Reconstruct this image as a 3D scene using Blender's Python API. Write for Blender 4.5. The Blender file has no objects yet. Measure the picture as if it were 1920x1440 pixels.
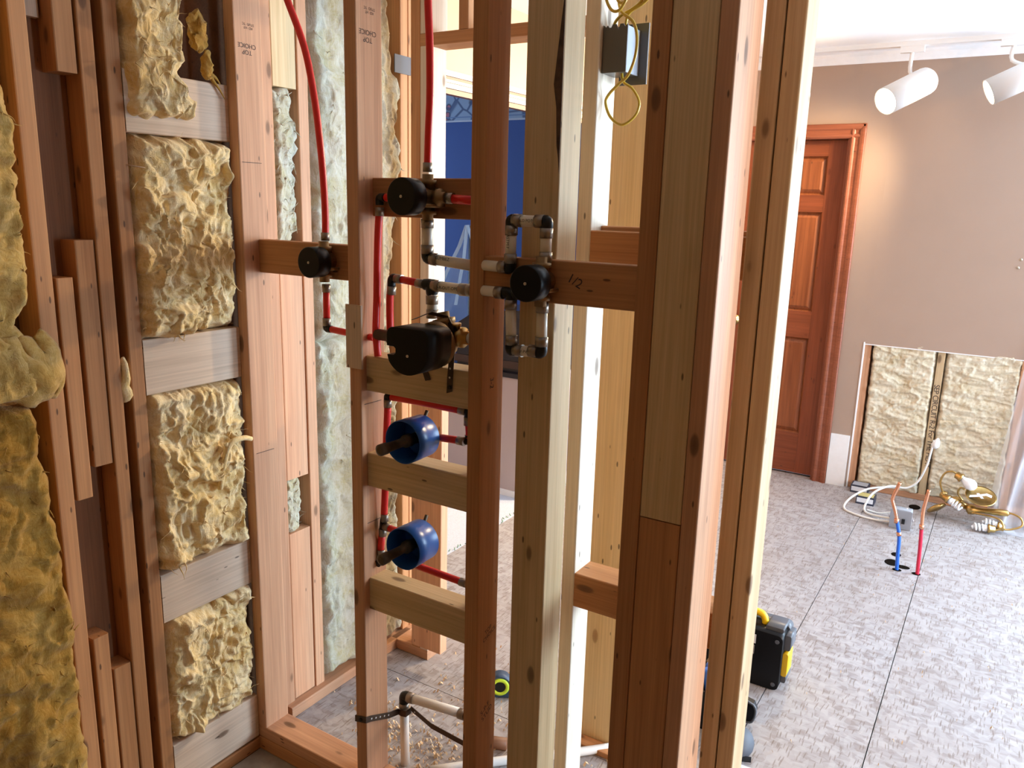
import bpy, math, random
from mathutils import Vector, Matrix, noise
random.seed(7); noise.seed_set(3)
I = 0.0254                      # everything below is written in inches
scn = bpy.context.scene
C = scn.collection

# ------------------------------------------------------------------ camera
cam_d = bpy.data.cameras.new('camera'); cam = bpy.data.objects.new('camera', cam_d); C.objects.link(cam)
cam_d.sensor_width = 36.0; cam_d.sensor_fit = 'HORIZONTAL'; cam_d.lens = 1490.76 / 1920 * 36.0
cam_d.clip_start = 0.02; cam_d.clip_end = 100
yaw, pitch, roll = map(math.radians, (31.836, 12.658, 1.542))
fw = Vector((-math.sin(yaw) * math.cos(pitch), math.cos(yaw) * math.cos(pitch), -math.sin(pitch)))
rt = Vector((math.cos(yaw), math.sin(yaw), 0)); up = rt.cross(fw)
rt, up = math.cos(roll) * rt + math.sin(roll) * up, -math.sin(roll) * rt + math.cos(roll) * up
cam.matrix_world = Matrix(((rt.x, up.x, -fw.x, 0), (rt.y, up.y, -fw.y, 0), (rt.z, up.z, -fw.z, 63.8 * I), (0, 0, 0, 1)))
scn.camera = cam

# ------------------------------------------------------------------ world, daylight, exposure
world = bpy.data.worlds.new('sky'); scn.world = world; world.use_nodes = True
bg = world.node_tree.nodes['Background']; bg.inputs[0].default_value = (0.62, 0.78, 1.0, 1); bg.inputs[1].default_value = 1.0

def area(name, loc, direction, sx, sy, power, color, spread=180):
    l = bpy.data.lights.new(name, 'AREA'); l.shape = 'RECTANGLE'; l.size = sx * I; l.size_y = sy * I
    l.energy = power; l.color = color; l.spread = math.radians(spread)
    o = bpy.data.objects.new(name, l); C.objects.link(o); o.location = Vector(loc) * I
    o.rotation_euler = Vector(direction).to_track_quat('-Z', 'Z').to_euler()
    return o
# daylight entering by the windows of the right wall and the blue room
area('window_daylight', (218, 132, 52), (-1, 0, 0.10), 128, 78, 1000, (0.58, 0.79, 1.0))
area('back_window_daylight', (64, 195.5, 55), (-0.25, -1, 0.03), 74, 58, 385, (0.60, 0.80, 1.0))
area('blue_room_daylight', (-196, 150, 60), (1, 0, -0.1), 70, 60, 30, (0.72, 0.85, 1.0))
vs = scn.view_settings
vs.view_transform = 'Standard'; vs.look = 'None'; vs.gamma = 1.0; vs.use_curve_mapping = False
vs.exposure = -0.58
try:
    scn.cycles.use_denoising = True; scn.cycles.max_bounces = 10; scn.cycles.diffuse_bounces = 6
    scn.cycles.transparent_max_bounces = 16; scn.cycles.sample_clamp_indirect = 6.0; scn.cycles.caustics_reflective = False
except Exception: pass

# ------------------------------------------------------------------ materials
def newmat(name):
    m = bpy.data.materials.new(name); m.use_nodes = True
    nt = m.node_tree; b = nt.nodes['Principled BSDF']; return m, nt, b
def node(nt, typ, **kw):
    n = nt.nodes.new(typ)
    for k, v in kw.items():
        if k in n.inputs.keys() if hasattr(n.inputs, 'keys') else False: n.inputs[k].default_value = v
        else: setattr(n, k, v)
    return n
def mixc(nt, fac, a, b, blend='MIX'):
    n = nt.nodes.new('ShaderNodeMix'); n.data_type = 'RGBA'; n.blend_type = blend
    for sock, v in ((n.inputs[0], fac), (n.inputs[6], a), (n.inputs[7], b)):
        if isinstance(v, (int, float)): sock.default_value = v
        elif isinstance(v, tuple): sock.default_value = v if len(v) == 4 else v + (1,)
        else: nt.links.new(v, sock)
    return n.outputs[2]
def math_(nt, op, a, b=0.0, clamp=False):
    n = nt.nodes.new('ShaderNodeMath'); n.operation = op; n.use_clamp = clamp
    for s, v in ((n.inputs[0], a), (n.inputs[1], b)):
        if isinstance(v, (int, float)): s.default_value = v
        else: nt.links.new(v, s)
    return n.outputs[0]
def ramp(nt, fac, stops):
    n = nt.nodes.new('ShaderNodeValToRGB'); e = n.color_ramp.elements
    e[0].position, e[0].color = stops[0][0], stops[0][1] + (1,)
    e[1].position, e[1].color = stops[-1][0], stops[-1][1] + (1,)
    for p, c in stops[1:-1]:
        x = e.new(p); x.color = c + (1,)
    nt.links.new(fac, n.inputs[0]); return n.outputs[0]
def coords(nt, scale, rnd=True, kind='Object'):
    tc = nt.nodes.new('ShaderNodeTexCoord'); v = tc.outputs[kind]
    if rnd:
        oi = nt.nodes.new('ShaderNodeObjectInfo'); cx = nt.nodes.new('ShaderNodeCombineXYZ')
        m1 = math_(nt, 'MULTIPLY', oi.outputs['Random'], 23.0); m2 = math_(nt, 'MULTIPLY', oi.outputs['Random'], 57.0)
        nt.links.new(m1, cx.inputs[0]); nt.links.new(m2, cx.inputs[1]); nt.links.new(m1, cx.inputs[2])
        ad = nt.nodes.new('ShaderNodeVectorMath'); ad.operation = 'ADD'; nt.links.new(v, ad.inputs[0]); nt.links.new(cx.outputs[0], ad.inputs[1]); v = ad.outputs[0]
    mp = nt.nodes.new('ShaderNodeMapping'); mp.inputs['Scale'].default_value = scale; nt.links.new(v, mp.inputs[0])
    return mp.outputs[0]
def noise_n(nt, vec, scale=1.0, detail=4, rough=0.5, dist=0.0):
    n = nt.nodes.new('ShaderNodeTexNoise'); n.inputs['Scale'].default_value = scale; n.inputs['Detail'].default_value = detail
    n.inputs['Roughness'].default_value = rough; n.inputs['Distortion'].default_value = dist; nt.links.new(vec, n.inputs['Vector'])
    return n.outputs['Fac']
def bump(nt, b, h, strength=0.2, dist=0.002):
    n = nt.nodes.new('ShaderNodeBump'); n.inputs['Strength'].default_value = strength; n.inputs['Distance'].default_value = dist
    nt.links.new(h, n.inputs['Height']); nt.links.new(n.outputs[0], b.inputs['Normal'])

def plain(name, col, rough=0.5, metal=0.0, var=0.0, vscale=30.0, spec=0.5, coat=0.0, emit=None, es=0.0, bmp=0.0):
    m, nt, b = newmat(name)
    b.inputs['Base Color'].default_value = col + (1,); b.inputs['Roughness'].default_value = rough; b.inputs['Metallic'].default_value = metal
    b.inputs['Specular IOR Level'].default_value = spec; b.inputs['Coat Weight'].default_value = coat
    if var or bmp:
        f = noise_n(nt, coords(nt, (vscale,) * 3), 1.0, 4, 0.6)
        if var:
            c = ramp(nt, f, [(0.25, tuple(x * (1 - var) for x in col)), (0.75, tuple(min(1, x * (1 + var)) for x in col))]); nt.links.new(c, b.inputs['Base Color'])
        if bmp: bump(nt, b, f, bmp)
    if emit: b.inputs['Emission Color'].default_value = emit + (1,); b.inputs['Emission Strength'].default_value = es
    return m

def wood(name, dark, light, knot=(0.10, 0.045, 0.02), knots=0.5, rough=0.62, streak=1.0, vary=0.28):
    m, nt, b = newmat(name)
    g = noise_n(nt, coords(nt, (1.3, 26, 26)), 1.0, 3, 0.55, 0.8)
    fine = noise_n(nt, coords(nt, (3.0, 190, 190)), 1.0, 3, 0.6, 0.1)
    col = ramp(nt, g, [(0.28, dark), (0.52, tuple((a + c) / 2 for a, c in zip(dark, light))), (0.74, light)])
    col = mixc(nt, 0.28 * streak, col, ramp(nt, fine, [(0.3, tuple(x * 0.55 for x in dark)), (0.7, tuple(min(1, x * 1.15) for x in light))]))
    vo = nt.nodes.new('ShaderNodeTexVoronoi'); vo.inputs['Scale'].default_value = 1.0
    nt.links.new(coords(nt, (4.6, 11.5, 11.5)), vo.inputs['Vector'])
    kn = ramp(nt, vo.outputs['Distance'], [(0.0, (1, 1, 1)), (0.07 + 0.05 * knots, (0.8, 0.8, 0.8)), (0.10 + 0.06 * knots, (0.10, 0.10, 0.10)), (0.24, (0, 0, 0))])
    kf = math_(nt, 'MULTIPLY', kn, 0.85)
    col = mixc(nt, kf, col, knot)
    sp = nt.nodes.new('ShaderNodeTexVoronoi'); sp.inputs['Scale'].default_value = 1.0; nt.links.new(coords(nt, (9, 30, 30)), sp.inputs['Vector'])
    sf = ramp(nt, sp.outputs['Distance'], [(0.0, (1, 1, 1)), (0.06, (1, 1, 1)), (0.09, (0, 0, 0))])
    col = mixc(nt, math_(nt, 'MULTIPLY', sf, 0.75), col, (0.05, 0.025, 0.015))
    oi = nt.nodes.new('ShaderNodeObjectInfo')
    vf = math_(nt, 'ADD', math_(nt, 'MULTIPLY', oi.outputs['Random'], vary), 1 - vary * 0.5)
    hs = nt.nodes.new('ShaderNodeHueSaturation'); nt.links.new(col, hs.inputs['Color']); nt.links.new(vf, hs.inputs['Value'])
    nt.links.new(hs.outputs[0], b.inputs['Base Color'])
    b.inputs['Roughness'].default_value = rough; b.inputs['Specular IOR Level'].default_value = 0.3
    bump(nt, b, fine, 0.12, 0.0008)
    return m
FIR = wood('fir_lumber', (0.40, 0.17, 0.065), (0.58, 0.28, 0.115))
FIRP = wood('pink_fir_lumber', (0.50, 0.245, 0.13), (0.67, 0.37, 0.21))
PINE = wood('pine_lumber', (0.58, 0.40, 0.20), (0.72, 0.54, 0.31), vary=0.12)
PALE = wood('pale_spruce_lumber', (0.62, 0.46, 0.33), (0.76, 0.60, 0.46), knots=0.2, vary=0.12)
WHITE = wood('whitish_spruce_lumber', (0.70, 0.60, 0.46), (0.82, 0.72, 0.58), vary=0.08)
YELL = wood('yellow_pine_board', (0.82, 0.60, 0.28), (0.90, 0.70, 0.38), knot=(0.35, 0.17, 0.06), vary=0.05)
ASH = wood('weathered_spruce_lumber', (0.46, 0.32, 0.17), (0.58, 0.44, 0.27), vary=0.1)
BARK = plain('dark_bark', (0.10, 0.055, 0.03), 0.9, var=0.5, vscale=50, bmp=0.5)
WARMW = wood('golden_plywood', (0.66, 0.42, 0.18), (0.80, 0.56, 0.28), vary=0.05)
DARKW = wood('old_sheathing', (0.16, 0.062, 0.022), (0.25, 0.105, 0.04))
OAKD = wood('stained_door_wood', (0.14, 0.035, 0.014), (0.25, 0.07, 0.03), knots=0.0, knot=(0.12, 0.03, 0.013), rough=0.38, vary=0.05)
OAKP = wood('stained_panel_wood', (0.15, 0.042, 0.016), (0.30, 0.10, 0.038), knots=0.0, knot=(0.12, 0.03, 0.013), rough=0.35, vary=0.1)
TRIMW = wood('stained_casing_wood', (0.20, 0.06, 0.03), (0.29, 0.095, 0.05), knots=0.0, knot=(0.18, 0.06, 0.03), rough=0.4, vary=0.05)

def fluff(name, c_dark, c_mid, c_light, sc=1.0):
    m, nt, b = newmat(name)
    v = coords(nt, (1, 1, 1))
    w = nt.nodes.new('ShaderNodeTexNoise'); w.inputs['Scale'].default_value = 7 * sc; w.inputs['Detail'].default_value = 3; nt.links.new(v, w.inputs['Vector'])
    ad = nt.nodes.new('ShaderNodeVectorMath'); ad.operation = 'MULTIPLY_ADD'; ad.inputs[1].default_value = (0.11, 0.11, 0.11)
    nt.links.new(w.outputs['Color'], ad.inputs[0]); nt.links.new(v, ad.inputs[2])
    def strand(sx, rot, det):
        mp = nt.nodes.new('ShaderNodeMapping'); mp.inputs['Scale'].default_value = sx; mp.inputs['Rotation'].default_value = rot; nt.links.new(ad.outputs[0], mp.inputs[0])
        return noise_n(nt, mp.outputs[0], 1.0, det, 0.65)
    f1 = noise_n(nt, coords(nt, (10 * sc,) * 3), 1.0, 5, 0.6, 1.0)
    s1_ = strand((150 * sc, 150 * sc, 18 * sc), (0.5, 0, 0), 4); s2_ = strand((120 * sc, 20 * sc, 130 * sc), (-0.4, 0, 0), 4)
    fs = math_(nt, 'MULTIPLY', math_(nt, 'ADD', s1_, s2_), 0.5)
    col = ramp(nt, f1, [(0.30, c_dark), (0.47, c_mid), (0.66, c_light)])
    col = mixc(nt, 0.45, col, ramp(nt, fs, [(0.36, c_dark), (0.50, c_mid), (0.62, c_light)]))
    nt.links.new(col, b.inputs['Base Color']); b.inputs['Roughness'].default_value = 0.95; b.inputs['Specular IOR Level'].default_value = 0.05
    b.inputs['Sheen Weight'].default_value = 0.2; b.inputs['Sheen Roughness'].default_value = 0.6
    bump(nt, b, fs, 0.85, 0.005)
    return m
INS = fluff('yellow_fibreglass', (0.70, 0.44, 0.13), (0.86, 0.63, 0.29), (0.95, 0.80, 0.54))
INSD = fluff('orange_and_shaded_fibreglass', (0.28, 0.125, 0.010), (0.42, 0.215, 0.03), (0.54, 0.33, 0.085))  # darkened for shade on the low end batt; also colours the orange tuft
INSM = fluff('dull_yellow_fibreglass', (0.42, 0.215, 0.04), (0.62, 0.375, 0.10), (0.74, 0.51, 0.21))
INSW = fluff('pale_fibreglass', (0.42, 0.36, 0.17), (0.50, 0.47, 0.34), (0.58, 0.57, 0.50))
INSK = fluff('cream_fibreglass', (0.44, 0.34, 0.18), (0.62, 0.55, 0.40), (0.74, 0.70, 0.58), 0.6)

RED = plain('red_pex', (0.80, 0.025, 0.018), 0.35, var=0.06)
CPVC = plain('white_cpvc', (0.80, 0.74, 0.62), 0.35)
PVCW = plain('white_pvc', (0.84, 0.83, 0.80), 0.35)
BLK = plain('black_plastic', (0.006, 0.006, 0.007), 0.38, spec=0.25)
BLKF = plain('black_fitting', (0.012, 0.011, 0.010), 0.4, spec=0.3)
SLEEVE = plain('steel_crimp_sleeve', (0.32, 0.27, 0.22), 0.38, 0.8)
BRASS = plain('rough_brass', (0.30, 0.19, 0.085), 0.5, 0.8, var=0.2, vscale=60)
POLB = plain('polished_brass', (0.50, 0.33, 0.12), 0.28, 1.0, var=0.2)
BRONZE = plain('dark_bronze', (0.10, 0.07, 0.045), 0.5, 0.4, var=0.3, vscale=80)
BLUEC = plain('blue_guard_plastic', (0.02, 0.11, 0.42), 0.32, spec=0.35)
STEEL = plain('galvanised_steel', (0.42, 0.40, 0.42), 0.42, 0.85, var=0.15)
STRAP = plain('copper_coated_strap', (0.075, 0.048, 0.032), 0.5, 0.5, var=0.3)
INK = plain('stamp_ink', (0.06, 0.035, 0.03), 0.8)
INK2 = plain('marker_ink', (0.02, 0.015, 0.015), 0.8)
PRINT = plain('pipe_print_ink', (0.03, 0.03, 0.03), 0.6)
SCREW = plain('screw_metal', (0.6, 0.55, 0.45), 0.3, 1.0)
GREYBOX = plain('grey_box_plastic', (0.085, 0.075, 0.065), 0.35, coat=0.2)
GREYB2 = plain('light_grey_plastic', (0.36, 0.38, 0.42), 0.45)
YWIRE = plain('yellow_cable_sheath', (0.60, 0.40, 0.045), 0.32)
WWIRE = plain('white_cable_sheath', (0.82, 0.83, 0.80), 0.4)
COPPER = plain('copper_tube', (0.80, 0.38, 0.22), 0.22, 1.0)
PXB = plain('blue_pex', (0.02, 0.14, 0.72), 0.35)
PXR = plain('crimson_pex', (0.62, 0.02, 0.06), 0.35)
CEIL = plain('white_ceiling_paint', (0.86, 0.87, 0.88), 0.9, bmp=0.1, vscale=200)
TAN = plain('tan_wall_paint', (0.37, 0.27, 0.21), 0.45, var=0.03, vscale=3)
PEACH = plain('peach_wall_paint', (0.50, 0.34, 0.21), 0.6)
WPAINT = plain('white_paint', (0.85, 0.86, 0.87), 0.5, var=0.03)
WTRIM = plain('whitewashed_moulding', (0.62, 0.52, 0.40), 0.45)
BROWNT = plain('brown_moulding', (0.17, 0.075, 0.045), 0.45)
BLUEW = plain('royal_blue_wall_paint', (0.022, 0.085, 0.34), 0.6)
CARPET = plain('grey_blue_carpet', (0.52, 0.55, 0.62), 0.95, var=0.2, vscale=260, bmp=0.5)
GREYC = plain('grey_cabinet_paint', (0.46, 0.38, 0.37), 0.6)
NAVY = plain('dark_navy_gloss', (0.008, 0.010, 0.022), 0.25)
YEL = plain('safety_yellow_plastic', (0.88, 0.55, 0.01), 0.4)
LIME = plain('lime_plastic', (0.62, 0.80, 0.04), 0.4)
TAPEB = plain('dark_blue_rubber', (0.035, 0.06, 0.10), 0.5)
CASEG = plain('dark_grey_plastic', (0.10, 0.11, 0.13), 0.4)
LABEL = plain('white_label', (0.82, 0.84, 0.88), 0.6)
GLASSB = plain('bulb_white_glass', (0.88, 0.89, 0.90), 0.25, coat=0.4)
HOLE = plain('dark_hole', (0.012, 0.009, 0.007), 0.95, spec=0.0)
SHOE = plain('slate_rubber', (0.06, 0.07, 0.09), 0.6)
CHIP = plain('wood_chip', (0.66, 0.44, 0.24), 0.8, var=0.35, vscale=25)
LAMPW = plain('white_lamp_enamel', (0.85, 0.85, 0.84), 0.4)
GLOW = plain('lit_lamp_face', (1, 0.9, 0.75), 0.4, emit=(1.0, 0.74, 0.42), es=45.0)
TOOLB = plain('blue_tool_grip', (0.03, 0.13, 0.5), 0.4)

def sheet_mat(name, tint, alpha):
    m, nt, b = newmat(name)
    b.inputs['Base Color'].default_value = tint + (1,); b.inputs['Roughness'].default_value = 0.25; b.inputs['Alpha'].default_value = alpha
    b.inputs['Coat Weight'].default_value = 0.5
    return m
FILM = sheet_mat('clear_plastic_film', (0.80, 0.82, 0.88), 0.42)
FILMB = sheet_mat('blue_tinted_plastic_film', (0.45, 0.68, 0.90), 0.16)
FILMF = sheet_mat('folded_plastic_film', (0.45, 0.68, 0.95), 0.75)
GLASS = sheet_mat('window_glass', (0.9, 0.95, 1.0), 0.08)

def osb():
    m, nt, b = newmat('osb_subfloor')
    v = coords(nt, (1, 1, 1), rnd=False)
    w = nt.nodes.new('ShaderNodeTexNoise'); w.inputs['Scale'].default_value = 9; w.inputs['Detail'].default_value = 2; nt.links.new(v, w.inputs['Vector'])
    ad = nt.nodes.new('ShaderNodeVectorMath'); ad.operation = 'MULTIPLY_ADD'; ad.inputs[1].default_value = (0.022, 0.022, 0)
    nt.links.new(w.outputs['Color'], ad.inputs[0]); nt.links.new(v, ad.inputs[2])
    cols = []
    for sc, rot in (((26, 60, 1), 0.5), ((55, 24, 1), -0.3), ((36, 70, 1), 1.2)):
        mp = nt.nodes.new('ShaderNodeMapping'); mp.inputs['Scale'].default_value = sc; mp.inputs['Rotation'].default_value = (0, 0, rot); nt.links.new(ad.outputs[0], mp.inputs[0])
        vo = nt.nodes.new('ShaderNodeTexVoronoi'); vo.voronoi_dimensions = '2D'; vo.inputs['Scale'].default_value = 1.0; nt.links.new(mp.outputs[0], vo.inputs['Vector'])
        sx = nt.nodes.new('ShaderNodeSeparateColor'); nt.links.new(vo.outputs['Color'], sx.inputs[0]); cols.append(sx.outputs[0])
    f = math_(nt, 'MULTIPLY', math_(nt, 'ADD', math_(nt, 'ADD', cols[0], cols[1]), cols[2]), 0.333)
    col = ramp(nt, f, [(0.20, (0.25, 0.215, 0.205)), (0.45, (0.345, 0.32, 0.32)), (0.80, (0.42, 0.395, 0.395))])
    stain = noise_n(nt, coords(nt, (1.1, 1.1, 1), rnd=False), 1.0, 4, 0.6)
    col = mixc(nt, ramp(nt, stain, [(0.35, (0.4, 0.4, 0.4)), (0.65, (0, 0, 0))]), col, (0.32, 0.265, 0.235))
    for sc, rot in (((90, 9, 1), 0.6), ((95, 11, 1), -0.9), ((84, 10, 1), 1.9), ((100, 12, 1), 2.6)):
        mp = nt.nodes.new('ShaderNodeMapping'); mp.inputs['Scale'].default_value = sc; mp.inputs['Rotation'].default_value = (0, 0, rot); nt.links.new(ad.outputs[0], mp.inputs[0])
        vo = nt.nodes.new('ShaderNodeTexVoronoi'); vo.voronoi_dimensions = '2D'; vo.inputs['Scale'].default_value = 0.55; nt.links.new(mp.outputs[0], vo.inputs['Vector'])
        col = mixc(nt, ramp(nt, vo.outputs['Distance'], [(0.0, (0.6,) * 3), (0.07, (0.5,) * 3), (0.11, (0, 0, 0))]), col, (0.16, 0.115, 0.085))
    nt.links.new(col, b.inputs['Base Color']); b.inputs['Roughness'].default_value = 0.55; b.inputs['Specular IOR Level'].default_value = 0.35
    bump(nt, b, f, 0.12, 0.001)
    return m
OSB = osb()
PLY = plain('grey_shower_subfloor', (0.36, 0.31, 0.25), 0.8, var=0.25, vscale=18)

def border_mat():
    m, nt, b = newmat('floral_wallpaper_border')
    v = coords(nt, (1, 1, 1), rnd=False)
    vo = nt.nodes.new('ShaderNodeTexVoronoi'); vo.inputs['Scale'].default_value = 9.0; nt.links.new(v, vo.inputs['Vector'])
    col = ramp(nt, vo.outputs['Distance'], [(0.0, (0.45, 0.20, 0.28)), (0.16, (0.34, 0.16, 0.26)), (0.2, (0.03, 0.06, 0.12)), (0.30, (0.24, 0.40, 0.62)), (1.0, (0.24, 0.40, 0.62))])
    wv = nt.nodes.new('ShaderNodeTexVoronoi'); wv.feature = 'DISTANCE_TO_EDGE'; wv.inputs['Scale'].default_value = 6.0; nt.links.new(v, wv.inputs['Vector'])
    col = mixc(nt, ramp(nt, wv.outputs['Distance'], [(0.0, (0.9,) * 3), (0.03, (0.8,) * 3), (0.05, (0, 0, 0))]), col, (0.05, 0.10, 0.24))
    nt.links.new(col, b.inputs['Base Color']); b.inputs['Roughness'].default_value = 0.7
    return m
BORDER = border_mat()

# ------------------------------------------------------------------ mesh helpers
WM = {}
def link(o, parent, mw):
    C.objects.link(o)
    if parent is not None:
        o.parent = parent; o.matrix_parent_inverse = WM[parent.name].inverted()
    o.matrix_basis = mw; WM[o.name] = mw.copy()
    return o
def tag(o, label=None, cat=None, group=None, kind=None):
    if label: o['label'] = label
    if cat: o['category'] = cat
    if group: o['group'] = group
    if kind: o['kind'] = kind
    return o
def thing(name, label, cat, base, group=None, kind=None):
    o = bpy.data.objects.new(name, None); o.empty_display_size = 0.05
    link(o, None, Matrix.Translation(Vector(base) * I)); return tag(o, label, cat, group, kind)

class MB:
    def __init__(s): s.v = []; s.f = []; s.sm = []; s.mi = []
    def add(s, vs_, fs, smooth=False, mi=0):
        n = len(s.v); s.v += [tuple(p) for p in vs_]
        for f in fs: s.f.append(tuple(i + n for i in f)); s.sm.append(smooth); s.mi.append(mi)
        return s
    def box(s, x0, x1, y0, y1, z0, z1, mi=0):
        v = [(x, y, z) for x in (x0, x1) for y in (y0, y1) for z in (z0, z1)]
        return s.add(v, [(0, 1, 3, 2), (4, 6, 7, 5), (0, 4, 5, 1), (2, 3, 7, 6), (0, 2, 6, 4), (1, 5, 7, 3)], False, mi)
    def prism(s, pts, d, smooth=False):      # pts: planar loop (3-D), d: extrusion vector
        n = len(pts); d = Vector(d); a = [Vector(p) for p in pts]; b = [p + d for p in a]
        s.add(a + b, [tuple(range(n))[::-1], tuple(range(n, 2 * n))]); k = len(s.v) - 2 * n
        for i in range(n): s.f.append((k + i, k + (i + 1) % n, k + n + (i + 1) % n, k + n + i)); s.sm.append(smooth); s.mi.append(0)
        return s
    def rbox(s, x0, x1, y0, y1, z0, z1, r, axis='z', seg=3):   # rounded rectangle extruded along axis
        rng = {'x': (y0, y1, z0, z1, x0, x1), 'y': (z0, z1, x0, x1, y0, y1), 'z': (x0, x1, y0, y1, z0, z1)}[axis]
        a0, a1, b0, b1, e0, e1 = rng; pts = []
        for cx, cy, t0 in ((a1 - r, b1 - r, 0), (a0 + r, b1 - r, 90), (a0 + r, b0 + r, 180), (a1 - r, b0 + r, 270)):
            for k in range(seg + 1):
                t = math.radians(t0 + 90 * k / seg); pts.append((cx + r * math.cos(t), cy + r * math.sin(t)))
        f = {'x': lambda p, e: (e, p[0], p[1]), 'y': lambda p, e: (p[1], e, p[0]), 'z': lambda p, e: (p[0], p[1], e)}[axis]
        n = len(pts); s.add([f(p, e0) for p in pts] + [f(p, e1) for p in pts], [tuple(range(n))[::-1], tuple(range(n, 2 * n))]); k = len(s.v) - 2 * n
        for i in range(n): s.f.append((k + i, k + (i + 1) % n, k + n + (i + 1) % n, k + n + i)); s.sm.append(True); s.mi.append(0)
        return s
    def lathe(s, p0, axis, prof, n=20, smooth=True, caps=True):
        ax = Vector(axis).normalized(); p0 = Vector(p0)
        t = ax.orthogonal().normalized(); b = ax.cross(t); k = len(s.v); vs_ = []
        for h, r in prof:
            for i in range(n):
                a = 2 * math.pi * i / n; vs_.append(p0 + ax * h + (t * math.cos(a) + b * math.sin(a)) * max(r, 1e-4))
        fs = []
        for j in range(len(prof) - 1):
            for i in range(n): fs.append((j * n + i, j * n + (i + 1) % n, (j + 1) * n + (i + 1) % n, (j + 1) * n + i))
        s.add(vs_, fs, smooth)
        if caps:
            m = len(prof) - 1
            s.f.append(tuple(k + i for i in range(n))[::-1]); s.sm.append(False); s.mi.append(0)
            s.f.append(tuple(k + m * n + i for i in range(n))); s.sm.append(False); s.mi.append(0)
        return s
    def cyl(s, a, b, r, n=16, r2=None):
        a = Vector(a); b = Vector(b); return s.lathe(a, b - a, [(0, r), ((b - a).length, r if r2 is None else r2)], n)
    def tube(s, pts, r, n=10, sub=6, closed=False, taper=None):
        P = [Vector(p) for p in pts]; Q = []
        if sub <= 1 or len(P) < 3: Q = P
        else:
            for i in range(len(P) - 1):
                p0, p1, p2, p3 = P[max(i - 1, 0)], P[i], P[i + 1], P[min(i + 2, len(P) - 1)]
                for k in range(sub):
                    t = k / sub; Q.append(0.5 * ((2 * p1) + (p2 - p0) * t + (2 * p0 - 5 * p1 + 4 * p2 - p3) * t * t + (3 * p1 - p0 - 3 * p2 + p3) * t ** 3))
            Q.append(P[-1])
        T = [(Q[min(i + 1, len(Q) - 1)] - Q[max(i - 1, 0)]).normalized() for i in range(len(Q))]
        u = T[0].orthogonal().normalized(); vs_ = []
        for i, q in enumerate(Q):
            u = (u - T[i] * u.dot(T[i])).normalized(); w = T[i].cross(u)
            rr = r * (taper(i / (len(Q) - 1)) if taper else 1)
            for k in range(n):
                a = 2 * math.pi * k / n; vs_.append(q + (u * math.cos(a) + w * math.sin(a)) * rr)
        fs = [(j * n + i, j * n + (i + 1) % n, (j + 1) * n + (i + 1) % n, (j + 1) * n + i) for j in range(len(Q) - 1) for i in range(n)]
        k = len(s.v); s.add(vs_, fs, True); m = len(Q) - 1
        s.f.append(tuple(k + i for i in range(n))[::-1]); s.sm.append(False); s.mi.append(0)
        s.f.append(tuple(k + m * n + i for i in range(n))); s.sm.append(False); s.mi.append(0)
        return s
    def ribbon(s, pts, wid, wdir, th):
        P = [Vector(p) for p in pts]; wd = Vector(wdir).normalized(); vs_ = []
        for i, p in enumerate(P):
            t = (P[min(i + 1, len(P) - 1)] - P[max(i - 1, 0)]).normalized(); nn = t.cross(wd).normalized()
            for a, b_ in ((-1, -1), (1, -1), (1, 1), (-1, 1)): vs_.append(p + wd * a * wid / 2 + nn * b_ * th / 2)
        fs = [(j * 4 + i, j * 4 + (i + 1) % 4, (j + 1) * 4 + (i + 1) % 4, (j + 1) * 4 + i) for j in range(len(P) - 1) for i in range(4)]
        m = len(P) - 1; fs += [(3, 2, 1, 0), (m * 4, m * 4 + 1, m * 4 + 2, m * 4 + 3)]
        return s.add(vs_, fs)
    def sphere(s, c, r, n=14, m=9, sc=(1, 1, 1)):
        c = Vector(c); vs_ = []; fs = []
        for j in range(m + 1):
            t = math.pi * j / m
            for i in range(n):
                a = 2 * math.pi * i / n; vs_.append(c + Vector((sc[0] * r * math.sin(t) * math.cos(a), sc[1] * r * math.sin(t) * math.sin(a), sc[2] * r * math.cos(t))))
        for j in range(m):
            for i in range(n): fs.append((j * n + i, (j + 1) * n + i, (j + 1) * n + (i + 1) % n, j * n + (i + 1) % n))
        return s.add(vs_, fs, True)
    def build(s, name, mats, parent=None):
        xs = [p[0] for p in s.v]; ys = [p[1] for p in s.v]; zs = [p[2] for p in s.v]
        base = Vector(((min(xs) + max(xs)) / 2, (min(ys) + max(ys)) / 2, min(zs)))
        me = bpy.data.meshes.new(name); me.from_pydata([((p[0] - base.x) * I, (p[1] - base.y) * I, (p[2] - base.z) * I) for p in s.v], [], s.f)
        for m in (mats if isinstance(mats, (list, tuple)) else [mats]): me.materials.append(m)
        me.polygons.foreach_set('use_smooth', s.sm); me.polygons.foreach_set('material_index', s.mi)
        me.validate(); me.update()
        return link(bpy.data.objects.new(name, me), parent, Matrix.Translation(base * I))

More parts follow.
